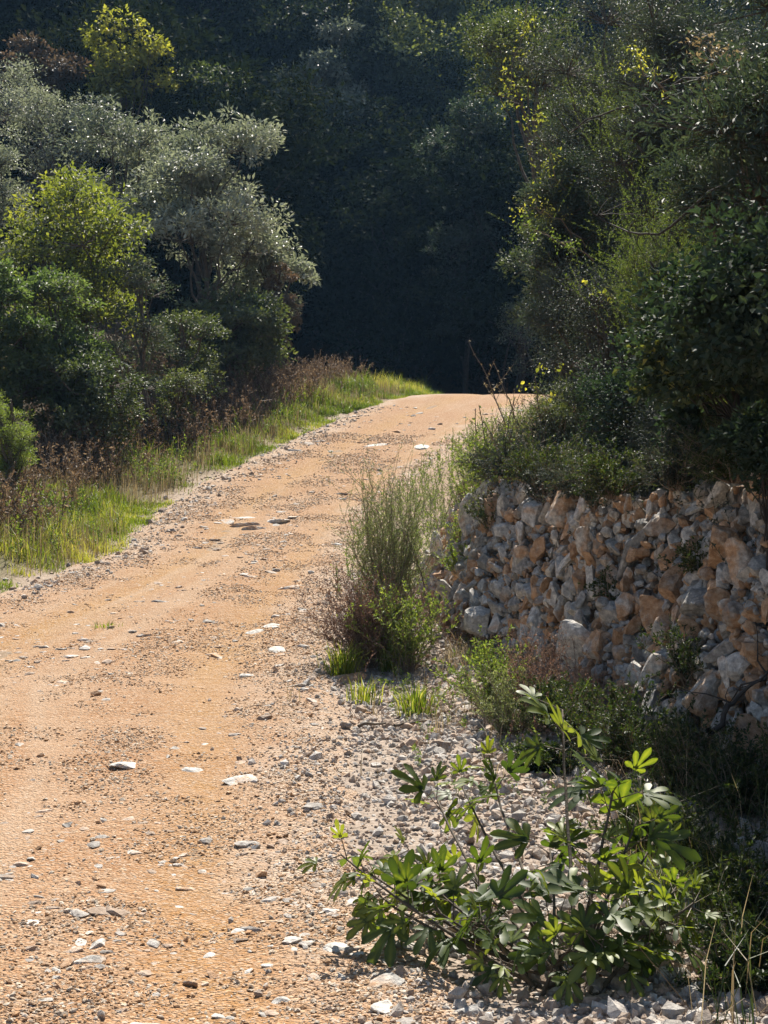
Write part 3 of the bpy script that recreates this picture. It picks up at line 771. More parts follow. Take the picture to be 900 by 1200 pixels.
acc = Acc(); acc.add(*blades(np.stack([x, y, z], -1), hh, rng.uniform(.5, 1.3, len(x)) * (.004 + .0002 * y), rng, 1.0, v=np.clip(.45 + .9 * vnoise(x, y, .45, 131) + .7 * vnoise(x, y, 1.4, 132) + rng.normal(0, .16, len(x)), 0, 1)))
grass = obj('grass', acc.mesh('grass', M['grass'])); tag(grass, 'bright green grass along the left edge of the track', kind='stuff')
# straw coloured stalks in the patch
n = 32000
y = rng.uniform(14.5, 37, n); d = .15 + rng.gamma(2, .7, n); x = xleft(y) - d; z = H(x, y); px, py = px_of(x, y, z)
keep = (px > -50) & (rng.random(n) < .22 + 1.1 * vnoise(x, y, .8, 35) + .3 * ((py > 540) & (py < 600))); x, y, z = x[keep], y[keep], z[keep]
acc = Acc(); acc.add(*blades(np.stack([x, y, z], -1), rng.uniform(.12, .5, len(x)), .003 + .00016 * y, rng, .6))
tag(obj('dry_grass', acc.mesh('dry_grass', M['straw'])), 'straw-coloured dry stalks standing in the verge grass', kind='stuff')

def weed_field(name, label, P, h, leaf, rng, nfl=22, L=.03, stemr=.003, W=.4, spreadv=.25, branches=3, mat2=None):
    n = len(P); S0 = []; S1 = []; LP = []; LD = []
    d0 = norm(np.stack([rng.normal(0, spreadv, n), rng.normal(0, spreadv, n), np.ones(n)], -1)); h = np.broadcast_to(h, n)[:, None]
    Mid = P + d0 * h * .5; d1 = norm(d0 + rng.normal(0, .18, (n, 3))); Tip = Mid + d1 * h * .5
    S0 += [P, Mid]; S1 += [Mid, Tip]; segs = [(Mid, Tip, 1.0), (P + (Mid - P) * .5, Mid, .5)]
    for b in range(branches):
        t = rng.uniform(.1, .9, (n, 1)); q = Mid * (1 - t) + Tip * t if b % 2 else P + (Mid - P) * (.4 + .6 * t)
        e = q + norm(d0 + rsph(n, rng) * .8) * h * rng.uniform(.15, .35, (n, 1)); S0.append(q); S1.append(e); segs.append((q, e, .7))
    for a, b, wt in segs:
        k = max(1, int(nfl * wt / 2)); t = rng.random((n * k, 1)); A = np.repeat(a, k, 0); B = np.repeat(b, k, 0)
        LP.append(A + (B - A) * t); LD.append(norm(norm(B - A) * .6 + rsph(n * k, rng) * .9))
    acc = Acc(); S0 = np.concatenate(S0); S1 = np.concatenate(S1); acc.add(*sticks(S0, S1, stemr, stemr * .6, 3))
    LP = np.concatenate(LP); LD = np.concatenate(LD); l = L * rng.uniform(.5, 1.4, len(LP))
    acc.add(*leaves(LP, LD, rng.normal(0, 1, LP.shape) + [0, 0, .3], l, l * W, v=np.clip(rng.normal(.45, .28, len(LP)), 0, 1)))
    return tag(obj(name, acc.mesh(name, M[leaf])), label, kind='stuff')
n = 8000
y = rng.uniform(17, 39, n); d = rng.uniform(.9, 6.5, n); x = xleft(y) - d; z = H(x, y); px, py = px_of(x, y, z)
lim = .6 + 1.5 * sstep(31, 38, y)
keep = (px > -60) & (d > lim - .35 * (rng.random(n) < .25)) & ((py < 590) | (px < 150)) & (rng.random(n) < .42 + 1.5 * (vnoise(x, y, 1.3, 37) + .12)) & (py < 640)
x, y, z, d = x[keep], y[keep], z[keep], d[keep]
weed_field('dry_weeds', 'brown dead weeds with seed heads between the grass and the left trees', np.stack([x, y, z], -1), rng.uniform(.2, .85, len(x)), 'drybrown', rng, 26, .05, .006)
n = 5200
y = rng.uniform(15.5, 36, n); d = rng.uniform(.4, 4.5, n); x = xleft(y) - d; z = H(x, y)
keep = rng.random(n) < .25 + 1.6 * vnoise(x, y, 1.2, 38); x, y, z = x[keep], y[keep], z[keep]
weed_field('green_weeds', 'low leafy green weeds mixed into the left verge', np.stack([x, y, z], -1), rng.uniform(.15, .5, len(x)), 'heath', rng, 18, .04, .004)

# ------------------------------------------------------------------ left trees
def tree_px(kind_name, cx, top, D, wpx, label, cat, leaf, seed, **kw):
    p = ray(cx, 0, D); x = p[0]; zt = ray(cx, top, D)[2]; zb = Hs(x, D)
    h = zt - zb; w = wpx * D / FPX
    parts = make_tree(kind_name, h, w, seed, leaf, **kw)
    return plant_obj(kind_name, parts, (x, D, zb - .05), label, cat)
T_ = tree_px
T_('olive_tree', 250, 95, 34, 190, 'silvery grey-green tree leaning towards the dark gap on the left', 'tree', 'olive', 101, L=.13, W=.42, nl=16, ncl=22, npc=42, crown_lo=.25)
T_('olive_tree', 150, 90, 37, 190, 'silvery grey tree left behind the leaning silvery one', 'tree', 'olive', 102, L=.13, W=.42, nl=14, ncl=20, npc=40, crown_lo=.2)
T_('oak_tree', 95, 165, 28, 205, 'yellow-green tree with dark forked limbs at the left', 'tree', 'yellowgreen', 103, L=.105, W=.55, nl=13, ncl=20, npc=30, trunk_r=.12, crown_lo=.12, clr=.3)
T_('holm_oak', 312, 262, 36, 110, 'dark glossy small tree at the edge of the dark gap', 'tree', 'olive', 104, L=.12, W=.45, nl=12, ncl=18, npc=30, crown_lo=.15)
T_('smoke_bush', 328, 275, 35, 45, 'small reddish-leaved bush at the tip of the left trees', 'bush', 'reddish', 105, L=.07, W=.55, nl=6, ncl=10, npc=22)
T_('holm_oak', 275, 318, 32, 150, 'dark green holm oak above the brown weeds', 'tree', 'oak', 106, L=.11, W=.5, nl=14, ncl=20, npc=36, crown_lo=.08)
T_('thin_tree', 165, 272, 27, 95, 'thin-stemmed sparse brownish tree before the dark holm oak', 'tree', 'mastic', 107, L=.065, W=.45, nl=10, ncl=15, npc=16, trunk_r=.06, crown_lo=.1, clr=.32)
T_('holm_oak', 212, 330, 29, 130, 'low green oak between the sparse tree and the dark oak', 'tree', 'oak', 108, L=.07, W=.5, nl=12, ncl=18, npc=32, crown_lo=.05)
T_('bay_shrub', 62, 308, 25, 150, 'dense fresh green shrub at the left edge below the forked tree', 'shrub', 'fresh', 109, L=.075, W=.55, nl=14, ncl=22, npc=40, crown_lo=.04)
T_('bay_shrub', -5, 285, 24, 120, 'fresh green shrub cut off by the left edge', 'shrub', 'fresh', 110, L=.075, W=.55, nl=12, ncl=20, npc=40, crown_lo=.04)
T_('bay_shrub', 100, 385, 24.5, 150, 'glossy dark green shrub low behind the verge grass', 'shrub', 'oak', 120, L=.075, W=.55, nl=12, ncl=20, npc=36, crown_lo=.0)
T_('juniper_bush', 10, 430, 20.5, 72, 'small upright juniper bush in front of the left shrubs', 'bush', 'heath', 111, L=.03, W=.3, nl=10, ncl=18, npc=50, crown_lo=.0, clr=.3, shape='column')
T_('oak_tree', 205, 430, 27.5, 90, 'low dark bush behind the brown weeds', 'bush', 'oak', 112, L=.06, W=.5, nl=9, ncl=16, npc=30, crown_lo=.0)
T_('olive_tree', 45, 55, 41, 170, 'grey silvery tree high on the left slope', 'tree', 'olive', 113, L=.09, W=.42, nl=14, ncl=20, npc=40, crown_lo=.2)
T_('olive_tree', -20, 110, 33, 120, 'grey-green tree cut off by the left edge', 'tree', 'olive', 114, L=.08, W=.42, nl=12, ncl=20, npc=40, crown_lo=.15)
T_('yellow_tree', 152, 22, 48, 110, 'tree with yellow autumn top high on the left', 'tree', 'yellowgreen', 115, L=.15, W=.6, nl=12, ncl=18, npc=30)
T_('yellow_bush', 157, 2, 44.5, 105, 'bright yellow autumn crown in front of the yellow-topped tree', 'tree', 'yellow', 125, L=.15, W=.6, nl=12, ncl=16, npc=20, crown_lo=.6)
T_('rusty_tree', 55, 5, 46, 120, 'rust-tinged tree left of the yellow one', 'tree', 'reddish', 116, L=.15, W=.6, nl=11, ncl=16, npc=28)
T_('olive_tree', 235, 15, 46, 120, 'dark green oak right of the yellow tree', 'tree', 'oak', 117, L=.14, W=.55, nl=13, ncl=18, npc=36)
T_('oak_tree', 5, -40, 52, 170, 'pale green tree in the top left corner', 'tree', 'olive', 118, L=.15, W=.5, nl=13, ncl=18, npc=36)
T_('oak_tree', 378, 5, 56, 135, 'pale holm oak with sunlight put into its leaf colour high above the dark gap', 'tree', 'olive', 119, L=.18, W=.5, nl=13, ncl=20, npc=38)  # paler olive leaf colour stands in for sunlit oak foliage

T_('holm_oak', 470, 45, 59, 120, 'mid-green holm oak high in the middle right of the palest one', 'tree', 'oak', 126, L=.17, W=.5, nl=13, ncl=20, npc=32)
T_('holm_oak', 300, 50, 57, 110, 'dull green holm oak above the leaning silvery tree', 'tree', 'oak', 127, L=.17, W=.5, nl=12, ncl=20, npc=32)
T_('holm_oak', 430, -30, 66, 150, 'broad oak crown with sunlight put into its leaf colour at the top edge above the middle', 'tree', 'olive', 128, L=.19, W=.5, nl=13, ncl=20, npc=32)  # sunlit look painted by the paler olive leaves
T_('holm_oak', 545, 70, 47, 120, 'glinting holm oak halfway between the dark gap and the right trees', 'tree', 'mastic', 129, L=.13, W=.5, nl=13, ncl=18, npc=28, crown_lo=.05, bark='darkbark')
# ------------------------------------------------------------------ far forest on the hillside
rng = np.random.default_rng(77)
fmesh = [make_tree('forest_tree', 9.5, 6.2, 200 + i, ['deep', 'grove', 'deep', 'grove', 'dark'][i], L=.21, W=.6, nl=22, ncl=24, npc=24, trunk_r=.12, bark='darkbark', crown_lo=.02, clr=.24, twigs=False) for i in range(5)]  # dark bark too carries painted shade, so trunks vanish in the gap
spots = []
y = 47.5
while y < 100:
    half = (450 / FPX) * y + 3
    x = -half + rng.uniform(0, 3)
    while x < half:
        if not (y < 56 and abs(x - (xleft(y) + xright(y)) / 2) < 2.4):
            spots.append((x + rng.normal(0, .5), y + rng.normal(0, .8)))
        x += rng.uniform(3.3, 4.6)
    y += 3.6 if y < 60 else 4.6
for i, (x, y) in enumerate(spots):
    row = 'first rank of trees' if y < 53 else 'lower slope' if y < 64 else 'middle slope' if y < 80 else 'upper slope'
    k = [0, 2, 2][i % 3] if y <= 57 else int(rng.choice([0, 1, 4, 3])) if y < 61 else int(rng.choice([1, 3, 3, 4]))  # front trees have shade in their colour, higher ones mostly sunlight
    lb = {0: 'broad evergreen with shade painted into its dark leaves', 1: 'greyish mid-green broad oak with sunlight painted into its leaves', 2: 'round evergreen with shade painted into its very dark leaves', 3: 'greyish mid-green round oak with sunlight painted into its leaves', 4: 'dark uneven evergreen'}[k] + ' in the forest, ' + row
    s = rng.uniform(.8, 1.2) * (1.0 if y > 53 else 1.05)
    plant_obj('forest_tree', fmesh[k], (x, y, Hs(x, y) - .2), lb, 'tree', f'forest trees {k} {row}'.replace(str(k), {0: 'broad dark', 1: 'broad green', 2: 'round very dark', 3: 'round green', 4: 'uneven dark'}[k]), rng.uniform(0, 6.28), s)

# ------------------------------------------------------------------ trees and shrubs above the bank
rng = np.random.default_rng(91)
T_('holm_oak', 668, 0, 27, 190, 'glossy holm oak branching out over the dark gap', 'tree', 'oak', 131, L=.075, W=.5, nl=14, ncl=18, npc=34, crown_lo=.66, lean=(-2.3, 0))
T_('juniper_tree', 712, -60, 18.5, 190, 'tall feathery dark juniper above the bank', 'tree', 'juniper', 132, L=.045, W=.3, nl=22, ncl=30, npc=70, crown_lo=.1, clr=.3, trunk_r=.1)
T_('holm_oak', 668, 150, 16.5, 105, 'small-leaved tree with yellow sunlit edge over the track', 'tree', 'mastic', 133, L=.04, W=.5, nl=16, ncl=24, npc=34, crown_lo=.2, clr=.3)
def leaf_spray(name, label, cat, pts, leaf, seed, n=14, L=.04, R_=.06):
    r = np.random.default_rng(seed); P = np.array([ray(*q) for q in pts]); o = P[0].copy(); P = P - o
    t = np.linspace(0, len(P) - 1, 12); Q = np.stack([np.interp(t, np.arange(len(P)), P[:, c]) for c in range(3)], -1) + r.normal(0, .02, (12, 3))
    st = Acc(); lf = Acc(); st.add(*tube(Q, np.linspace(.007, .002, 12), 4)); C = []
    for k in range(n):
        j = r.integers(2, 12); e = Q[j] + rsph(1, r)[0] * r.uniform(.03, .2) * np.array([1, .8, .8]); st.add(*sticks(Q[j][None], e[None], .003, .0015, 3)); C.append(e)
    clump_leaves(lf, np.array(C), R_, 11, L, .5, r, .6)
    return plant_obj(name, [('stem', st.mesh('stem', M['twig'])), ('leaves', lf.mesh('leaves', M[leaf]))], o, label, cat)
leaf_spray('leafy_branch', 'sunlit yellow-green branch tips at the left edge of the small-leaved tree', 'branch', [(690, 250, 16.4), (655, 215, 16.2), (632, 160, 16), (628, 140, 16)], 'yellow', 134, 22, .04, .1)
leaf_spray('leafy_branch', 'lower yellow leafy branch reaching left over the dark gap', 'branch', [(690, 290, 16.2), (650, 250, 16), (622, 245, 15.9), (612, 250, 15.9)], 'yellow', 143, 12, .038, .08)
leaf_spray('leafy_branch', 'green-yellow leafy branch dangling beside the overhanging oak', 'branch', [(625, -20, 20), (612, 40, 20), (600, 80, 20), (598, 120, 20)], 'yellow', 144, 18, .05, .12)
leaf_spray('leafy_branch', 'thin pale leafy twig arching down to the left over the grey shrub', 'branch', [(700, 300, 13.2), (660, 285, 13.1), (635, 272, 13), (615, 268, 13)], 'heath', 145, 16, .028, .05)
leaf_spray('leafy_branch', 'small yellow sprig at the top of the upper crooked limb', 'branch', [(790, 110, 10.6), (765, 85, 10.6), (752, 72, 10.6), (748, 66, 10.6)], 'yellow', 146, 12, .028, .04)
leaf_spray('leafy_branch', 'pale long-leaved sprig at upper right', 'branch', [(870, 110, 9.8), (850, 75, 9.8), (835, 55, 9.8), (828, 45, 9.8)], 'straw', 147, 16, .035, .04)
T_('grey_shrub', 722, 290, 13.5, 165, 'twiggy grey-green shrub hanging over the bank', 'shrub', 'juniper', 135, L=.026, W=.4, nl=18, ncl=30, npc=44, crown_lo=.0, clr=.36, trunk_r=.05)
T_('mastic_tree', 872, 25, 10.8, 170, 'shaded tree with long leaves at the right edge', 'tree', 'mastic', 136, L=.055, W=.26, nl=18, ncl=22, npc=34, crown_lo=.12, clr=.34, trunk_r=.07, up=.4)
T_('juniper_tree', 800, -80, 14.5, 190, 'dark juniper filling the upper right corner', 'tree', 'juniper', 137, L=.04, W=.3, nl=20, ncl=28, npc=60, crown_lo=.1, clr=.32)
T_('ivy_bush', 858, 345, 9.6, 150, 'broad-leaved ivy bush above the right end of the bank', 'bush', 'ivy', 138, L=.042, W=.8, nl=16, ncl=22, npc=24, crown_lo=.0, clr=.36, trunk_r=.04, up=.5)
T_('ivy_bush', 905, 440, 7.8, 120, 'ivy bush cut off by the right edge over the bank', 'bush', 'ivy', 139, L=.036, W=.8, nl=12, ncl=18, npc=24, crown_lo=.5, clr=.36, trunk_r=.012, bark='darkbark', up=.5)
T_('grey_shrub', 790, 430, 10.6, 130, 'low dark shrub spilling onto the rim of the bank', 'shrub', 'juniper', 140, L=.024, W=.4, nl=14, ncl=24, npc=40, crown_lo=.0, clr=.38, trunk_r=.03)
T_('grey_shrub', 665, 440, 13.2, 120, 'dark green mat of shrub at the far corner of the bank', 'shrub', 'oak', 141, L=.024, W=.45, nl=14, ncl=22, npc=36, crown_lo=.0, clr=.38, trunk_r=.03)
T_('reddish_bush', 612, 325, 42, 100, 'dim brownish bush beyond the crest by the dark gap', 'bush', 'mastic', 142, L=.07, W=.5, nl=10, ncl=14, npc=22, crown_lo=.0, bark='darkbark')
T_('holm_oak', 715, 60, 22, 200, 'dark holm oak behind the small-leaved tree on the right', 'tree', 'oak', 151, L=.06, W=.5, nl=20, ncl=26, npc=44, crown_lo=.05)
T_('juniper_tree', 800, -120, 23, 240, 'tall dark evergreen behind the junipers at upper right', 'tree', 'juniper', 152, L=.06, W=.35, nl=22, ncl=28, npc=60, crown_lo=.05)
T_('grey_shrub', 700, 250, 15.5, 150, 'grey-green shrub between the juniper and the bank rim', 'shrub', 'juniper', 153, L=.03, W=.4, nl=18, ncl=28, npc=50, crown_lo=.0, clr=.34)
T_('mastic_shrub', 835, 200, 12.4, 190, 'shaded mastic shrub behind the ivy', 'shrub', 'mastic', 154, L=.04, W=.35, nl=18, ncl=26, npc=44, crown_lo=.0, clr=.34)
T_('mastic_shrub', 760, 380, 11.6, 150, 'round-leaved green shrub between ivy and grey shrub', 'shrub', 'ivy', 155, L=.03, W=.7, nl=16, ncl=24, npc=34, crown_lo=.0, clr=.36)
T_('mastic_tree', 990, -60, 8.3, 430, 'dark spreading tree reaching in over the bank from beyond the right edge', 'tree', 'mastic', 158, L=.06, W=.3, nl=22, ncl=26, npc=34, crown_lo=.42, clr=.28, trunk_r=.06)
for i, (x, y, h, w, ln, lb) in enumerate([(2.4, 7.7, 1.05, 1.2, -1.0, 'ivy bush overhanging the near part of the bank'), (2.8, 6.9, 1.2, 1.35, -1.2, 'ivy bush leaning out over the bank at the right edge'), (2.15, 8.8, .9, 1.1, -.7, 'ivy bush overhanging the bank behind the other leaning ones')]):
    plant_obj('ivy_bush', make_tree('ivy_bush', h, w, 180 + i, 'ivy', L=.045, W=.75, nl=16, ncl=20, npc=26, crown_lo=.4, clr=.34, trunk_r=.02, bark='darkbark', up=.5, lean=(ln, -.2)), (x, y, Hs(x, y)), lb, 'bush')
# unseen trees added out of the frame to shade the near end of the bank
plant_obj('holm_oak', make_tree('holm_oak', 2.3, 1.9, 156, 'oak', L=.06, W=.5, nl=14, ncl=18, npc=34, crown_lo=0), (2.75, 7.5, Hs(2.75, 7.5)), 'unseen bushy holm oak added on the rim just outside the right edge to shade the bank', 'tree')
plant_obj('holm_oak', make_tree('holm_oak', 2.2, 1.6, 157, 'oak', L=.06, W=.5, nl=14, ncl=18, npc=34, crown_lo=0), (3.2, 6.3, Hs(3.2, 6.3)), 'second unseen bushy holm oak added nearer the camera outside the right edge for shade', 'tree')
plant_obj('holm_oak', make_tree('holm_oak', 3.6, 3.2, 150, 'oak', L=.07, W=.5, nl=12, ncl=16, npc=24), (4.6, 6.8, Hs(4.6, 6.8)), 'unseen holm oak added on top of the bank beyond the right edge for shade', 'tree')

def sp(name, px, D, dz, label, cat, seed, leaf, h, spread, n, group=None, **kw):
    x = ray(px, 0, D)[0]; z = Hs(x, D) + dz
    return plant_obj(name, spray_plant(h, spread, n, leaf, seed, **kw), (x, D, z - .02), label, cat, group)
sp('tree_heath', 775, 11.8, .55, 'bright feathery tree heath sprays glowing in the sun', 'heath', 161, 'heath', 1.75, .55, 46, L=.016, W=.22, per=150, side=12, curve=.25, start=.3, bark='bark')
sp('tree_heath', 745, 16, 1.5, 'heath sprays catching light high in the juniper', 'heath', 162, 'heath', 2.6, .5, 30, L=.02, W=.22, per=140, side=12, curve=.2, start=.5, bark='bark')
sp('broom_bush', 455, 12.3, 0, 'tall grey-green broom bush at the right edge of the track', 'bush', 163, 'broom', 1.4, .42, 74, L=.02, W=.22, per=80, side=9, curve=.18, start=.35, lay=.8)
sp('dry_bush', 430, 11.7, 0, 'dead purple-brown bush beside the green broom', 'bush', 164, 'purplebrown', .74, .5, 120, L=.016, W=.45, per=34, side=11, curve=.45, r0=.0028)
sp('leafy_shrub', 478, 11.5, 0, 'low yellow-green leafy shrub at the foot of the broom', 'shrub', 165, 'heath', .7, .36, 60, L=.028, W=.4, per=36, side=4, curve=.4)
sp('leafy_shrub', 578, 9.8, 0, 'green leafy shrub against the corner of the bank', 'shrub', 166, 'heath', .52, .36, 46, L=.026, W=.4, per=36, side=5, curve=.4)
sp('leafy_shrub', 598, 9.1, 0, 'wispy grey-green shrub in front of the bank', 'shrub', 167, 'broom', .42, .4, 50, L=.02, W=.3, per=36, side=6, curve=.5)
sp('dry_bush', 628, 9.2, 0, 'reddish-brown dead shrub under the bank', 'bush', 168, 'purplebrown', .62, .3, 44, L=.014, W=.4, per=18, side=8, curve=.3, r0=.0026)
for i, (px, D, h, s, lb) in enumerate([(690, 8.4, .42, .4, 'dark undergrowth shrub against the foot of the bank behind the fig'), (745, 7.9, .5, .42, 'taller dark undergrowth shrub right of centre under the bank'),
                                       (805, 7.3, .46, .42, 'dark undergrowth shrub beside the boulder under the bank'), (870, 6.9, .42, .38, 'dark undergrowth shrub at the right edge above the boulder'), (655, 8.9, .34, .3, 'small dark undergrowth shrub beside the reddish dead one'), (770, 6.6, .34, .36, 'low dark undergrowth just behind the fig on the right'), (840, 6.1, .36, .34, 'dark undergrowth in front of the boulder'), (900, 5.4, .36, .3, 'dark undergrowth at the right edge level with the fig foot'), (880, 4.9, .26, .26, 'lowest dark undergrowth in the near right corner'), (640, 8.2, .22, .3, 'low dark sprawl between fig and bank')]):
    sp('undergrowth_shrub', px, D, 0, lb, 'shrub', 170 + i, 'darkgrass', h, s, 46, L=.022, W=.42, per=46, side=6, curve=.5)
# plants rooted on the bank face
for i, (s, t, h, leaf, lb) in enumerate([(13.2, .55, .38, 'heath', 'green sprig growing from the bank by its far corner'), (12.2, .66, .4, 'darkgrass', 'dark sprig hanging midway on the bank'), (11.4, .9, .34, 'juniper', 'small dark tussock on the rim of the bank'),
                                         (10.2, .93, .3, 'juniper', 'small tussock on the rim above the orange rock'), (12.7, .32, .3, 'heath', 'bright little plant low on the bank corner'), (9.6, .45, .22, 'darkgrass', 'little dark sprig in the middle of the bank face'),
                                         (8.7, .62, .2, 'darkgrass', 'little sprig high on the near part of the bank'), (13.7, .9, .5, 'heath', 'leafy plant crowning the far corner of the bank'), (8.2, .2, .35, 'darkgrass', 'dark leafy plant low on the bank behind the fig')]):
    p = wall_pt(np.array([s]), np.array([t]), .02)[0]
    plant_obj('bank_plant', spray_plant(h, h * .7, 26, leaf, 190 + i, L=.024, W=.4, per=26, side=4, curve=.5), p, lb, 'plant')
n = 160; y = rng.uniform(7.2, 12.5, n); x = xright(y) + (xwall(y) - xright(y)) * rng.uniform(.25, 1, n)
weed_field('verge_weeds', 'little green weeds scattered in the rubble verge', np.stack([x, y, H(x, y) - .01], -1), rng.uniform(.05, .2, n), 'heath', rng, 12, .02, .0018, .45, .5)
for i, (s_, h, leaf, lb) in enumerate([(13.0, .5, 'heath', 'leafy mound over the rim by the far corner'), (12.3, .42, 'juniper', 'dark mound on the rim next to the leafy one'), (11.6, .5, 'darkgrass', 'shaggy dark plant drooping over the rim'),
                                       (10.8, .4, 'juniper', 'low dark mound on the rim above the reddish dead shrub'), (10.0, .45, 'darkgrass', 'dark plant drooping over the rim above the middle of the bank'), (9.3, .4, 'juniper', 'dark mound on the rim beside the ivy'), (8.6, .45, 'darkgrass', 'dark plant drooping over the rim under the ivy')]):
    p = wall_pt(np.array([s_]), np.array([1.0]), .05)[0]
    plant_obj('rim_plant', spray_plant(h, h * 1.1, 60, leaf, 240 + i, L=.022, W=.4, per=40, side=6, curve=.6, arch=.25), p, lb, 'plant')
n = 900; y = rng.uniform(8.6, 14.2, n); x = xwall(y) - rng.gamma(1.4, .22, n)
keep = rng.random(n) < .5 + 1.4 * vnoise(x, y, .5, 141); x, y = x[keep], y[keep]
weed_field('foot_weeds', 'dry brown weeds trailing along the foot of the bank', np.stack([x, y, H(x, y) - .01], -1), rng.uniform(.1, .42, len(x)), 'purplebrown', rng, 14, .016, .0018, .4, .45)
n = 700; y = rng.uniform(7.4, 13.5, n); x = xwall(y) - rng.gamma(1.6, .26, n)
keep = rng.random(n) < .4 + 1.4 * vnoise(x, y, .45, 142); x, y = x[keep], y[keep]
acc = Acc(); acc.add(*blades(np.repeat(np.stack([x, y, H(x, y) - .01], -1), 9, 0) + np.concatenate([rng.normal(0, .03, (len(x) * 9, 2)), np.zeros((len(x) * 9, 1))], 1), rng.uniform(.06, .26, len(x) * 9), .004, rng, 1.3))
tag(obj('foot_grass', acc.mesh('foot_grass', M['straw'])), 'thin straw and grass in ragged patches below the bank', kind='stuff')
# green tufts of coarse grass on the verge
for i, (px, py, h, nb, lb) in enumerate([(402, 792, .3, 160, 'bright green grass tuft leftmost on the verge'), (462, 785, .33, 240, 'bright green grass tuft at the foot of the broom bush'), (487, 838, .25, 130, 'spreading grass tuft in the rubble nearest the fig'),
                                         (428, 822, .2, 70, 'small grass tuft between the pale stones'), (452, 765, .28, 90, 'grass tuft half hidden under the dry bush'), (120, 738, .1, 50, 'tiny grass tuft alone on the left of the track'), (400, 1190, .05, 0, '')]):
    if not nb: continue
    g = gp(px, py); r = np.random.default_rng(500 + i); P = np.zeros((nb, 3)); P[:, :2] = r.normal(0, .055, (nb, 2))
    acc = Acc(); acc.add(*blades(P, h * r.uniform(.5, 1.1, nb), .009, r, 1.0, heading=np.arctan2(P[:, 1], P[:, 0]) + r.normal(0, .5, nb)))
    tag(obj('grass_tuft', acc.mesh('grass_tuft', M['grass']), loc=(g[0], g[1], Hs(g[0], g[1]) - .01)), lb, 'grass tuft')
# tall thin weed stalks above the far corner
for i, (px, D, h, bx, lb) in enumerate([(607, 13.4, 1.35, -.45, 'longest bare weed stalk arching left over the dark gap'), (575, 13.6, .95, -.1, 'leafy upright weed stalk left of the arching one'), (590, 13.8, .8, .06, 'thin weed stalk between the two tall ones'),
                                        (552, 13.9, .55, -.05, 'short weed stalk before the crest of the track'), (625, 13.2, .7, .1, 'thin weed stalk beside the yellow vine tips'), (505, 12.2, .95, -.22, 'dark leaning weed stalk over the broom bush'), (640, 12.9, .8, -.1, 'slanting weed stalk against the shrub'),
                                        (566, 13.2, 1.25, -.05, 'tall leafy weed stalk rising into the dark gap at the corner of the bank'), (583, 13.0, 1.1, .12, 'weed stalk crossing behind the tall leafy one'), (618, 13.5, 1.15, -.3, 'bare weed stalk parallel to the arching one'), (598, 12.8, .7, -.2, 'short forked weed stalk on the rim corner'), (540, 13.6, .7, -.12, 'low leaning weed stalk left of all the others')]):
    r = np.random.default_rng(600 + i); x = ray(px, 0, D)[0]; z = Hs(x, D)
    st = Acc(); lf = Acc(); t = np.linspace(0, 1, 14)[:, None]
    P = np.array([0, 0, h]) * t + np.array([bx, 0, 0]) * t ** 2 + np.cumsum(r.normal(0, .006, (14, 3)), 0)
    st.add(*tube(P, np.linspace(.008, .0035, 14), 4))
    for k in range(9):
        j = r.integers(4, 12); q = P[j] + norm(rsph(1, r)[0] + [0, 0, 1.0]) * r.uniform(.08, .22); st.add(*sticks(P[j][None], q[None], .0035, .002, 3))
        c = P[j] + (q - P[j]) * r.random((6, 1)); l = .03 * r.uniform(.5, 1.2, 6); lf.add(*leaves(c, rsph(6, r), rsph(6, r), l, l * .5))
    j = r.integers(3, 14, 36 if i in (1, 4, 7, 8) else 14); l = .032 * r.uniform(.5, 1.2, len(j)); lf.add(*leaves(P[j], rsph(len(j), r), rsph(len(j), r) + [0, 0, .5], l, l * .55))
    plant_obj('weed_stalk', [('stem', st.mesh('stem', M['twig'])), ('leaves', lf.mesh('leaves', M['heath' if i in (1, 2, 4, 7, 8) else 'straw']))], (x, D, z - .02), lb, 'weed')
# weeds and grasses on the bank rim near the far corner (fill)
rng = np.random.default_rng(93)
n = 420; y = rng.uniform(12.2, 17, n); x = xwall(y) + rng.uniform(.05, 1.6, n)
weed_field('rim_weeds', 'thin dry weeds crowding the rim of the bank near its far corner', np.stack([x, y, H(x, y) - .02], -1), rng.uniform(.2, .75, n), 'drybrown', rng, 12, .018, .0022, .35)
n = 2200; y = rng.uniform(6, 16, n); x = xwall(y) + LEAN + rng.uniform(-.22, 1.4, n)
weed_field('rim_undergrowth', 'dark leafy undergrowth along the top of the bank', np.stack([x, y, H(x, y) - .02], -1), rng.uniform(.15, .5, n), 'juniper', rng, 24, .024, .002, .45)
n = 700; y = rng.uniform(14, 32, n); x = xright(y) + rng.uniform(.0, 1.3, n)
weed_field('track_edge_weeds', 'small weeds along the right edge of the track behind the bush', np.stack([x, y, H(x, y) - .02], -1), rng.uniform(.1, .55, n), 'heath', rng, 16, .03, .003, .4)
# yellow vine tips
for i, (px, py, D, lb) in enumerate([(648, 440, 12.6, 'bright yellow-green vine shoot over the rim of the bank'), (625, 465, 12.9, 'small bright vine shoot left of the larger one'), (700, 345, 12.9, 'yellow-green shoot on the face of the grey shrub')]):
    p = ray(px, py, D); r = np.random.default_rng(650 + i); st = Acc(); lf = Acc()
    P = wander(np.array([.35, .1, -.1]), np.array([-.12, -.05, .08]), 8, .02, r); st.add(*tube(P, np.linspace(.004, .0015, 8), 4))
    j = r.integers(3, 8, 22); l = .045 * r.uniform(.5, 1.1, 22); lf.add(*leaves(P[j] + r.normal(0, .02, (22, 3)), rsph(22, r), rsph(22, r) + [0, -.4, .4], l, l * .65, six=True))
    plant_obj('vine_shoot', [('stem', st.mesh('stem', M['twig'])), ('leaves', lf.mesh('leaves', M['yellow']))], p, lb, 'vine')
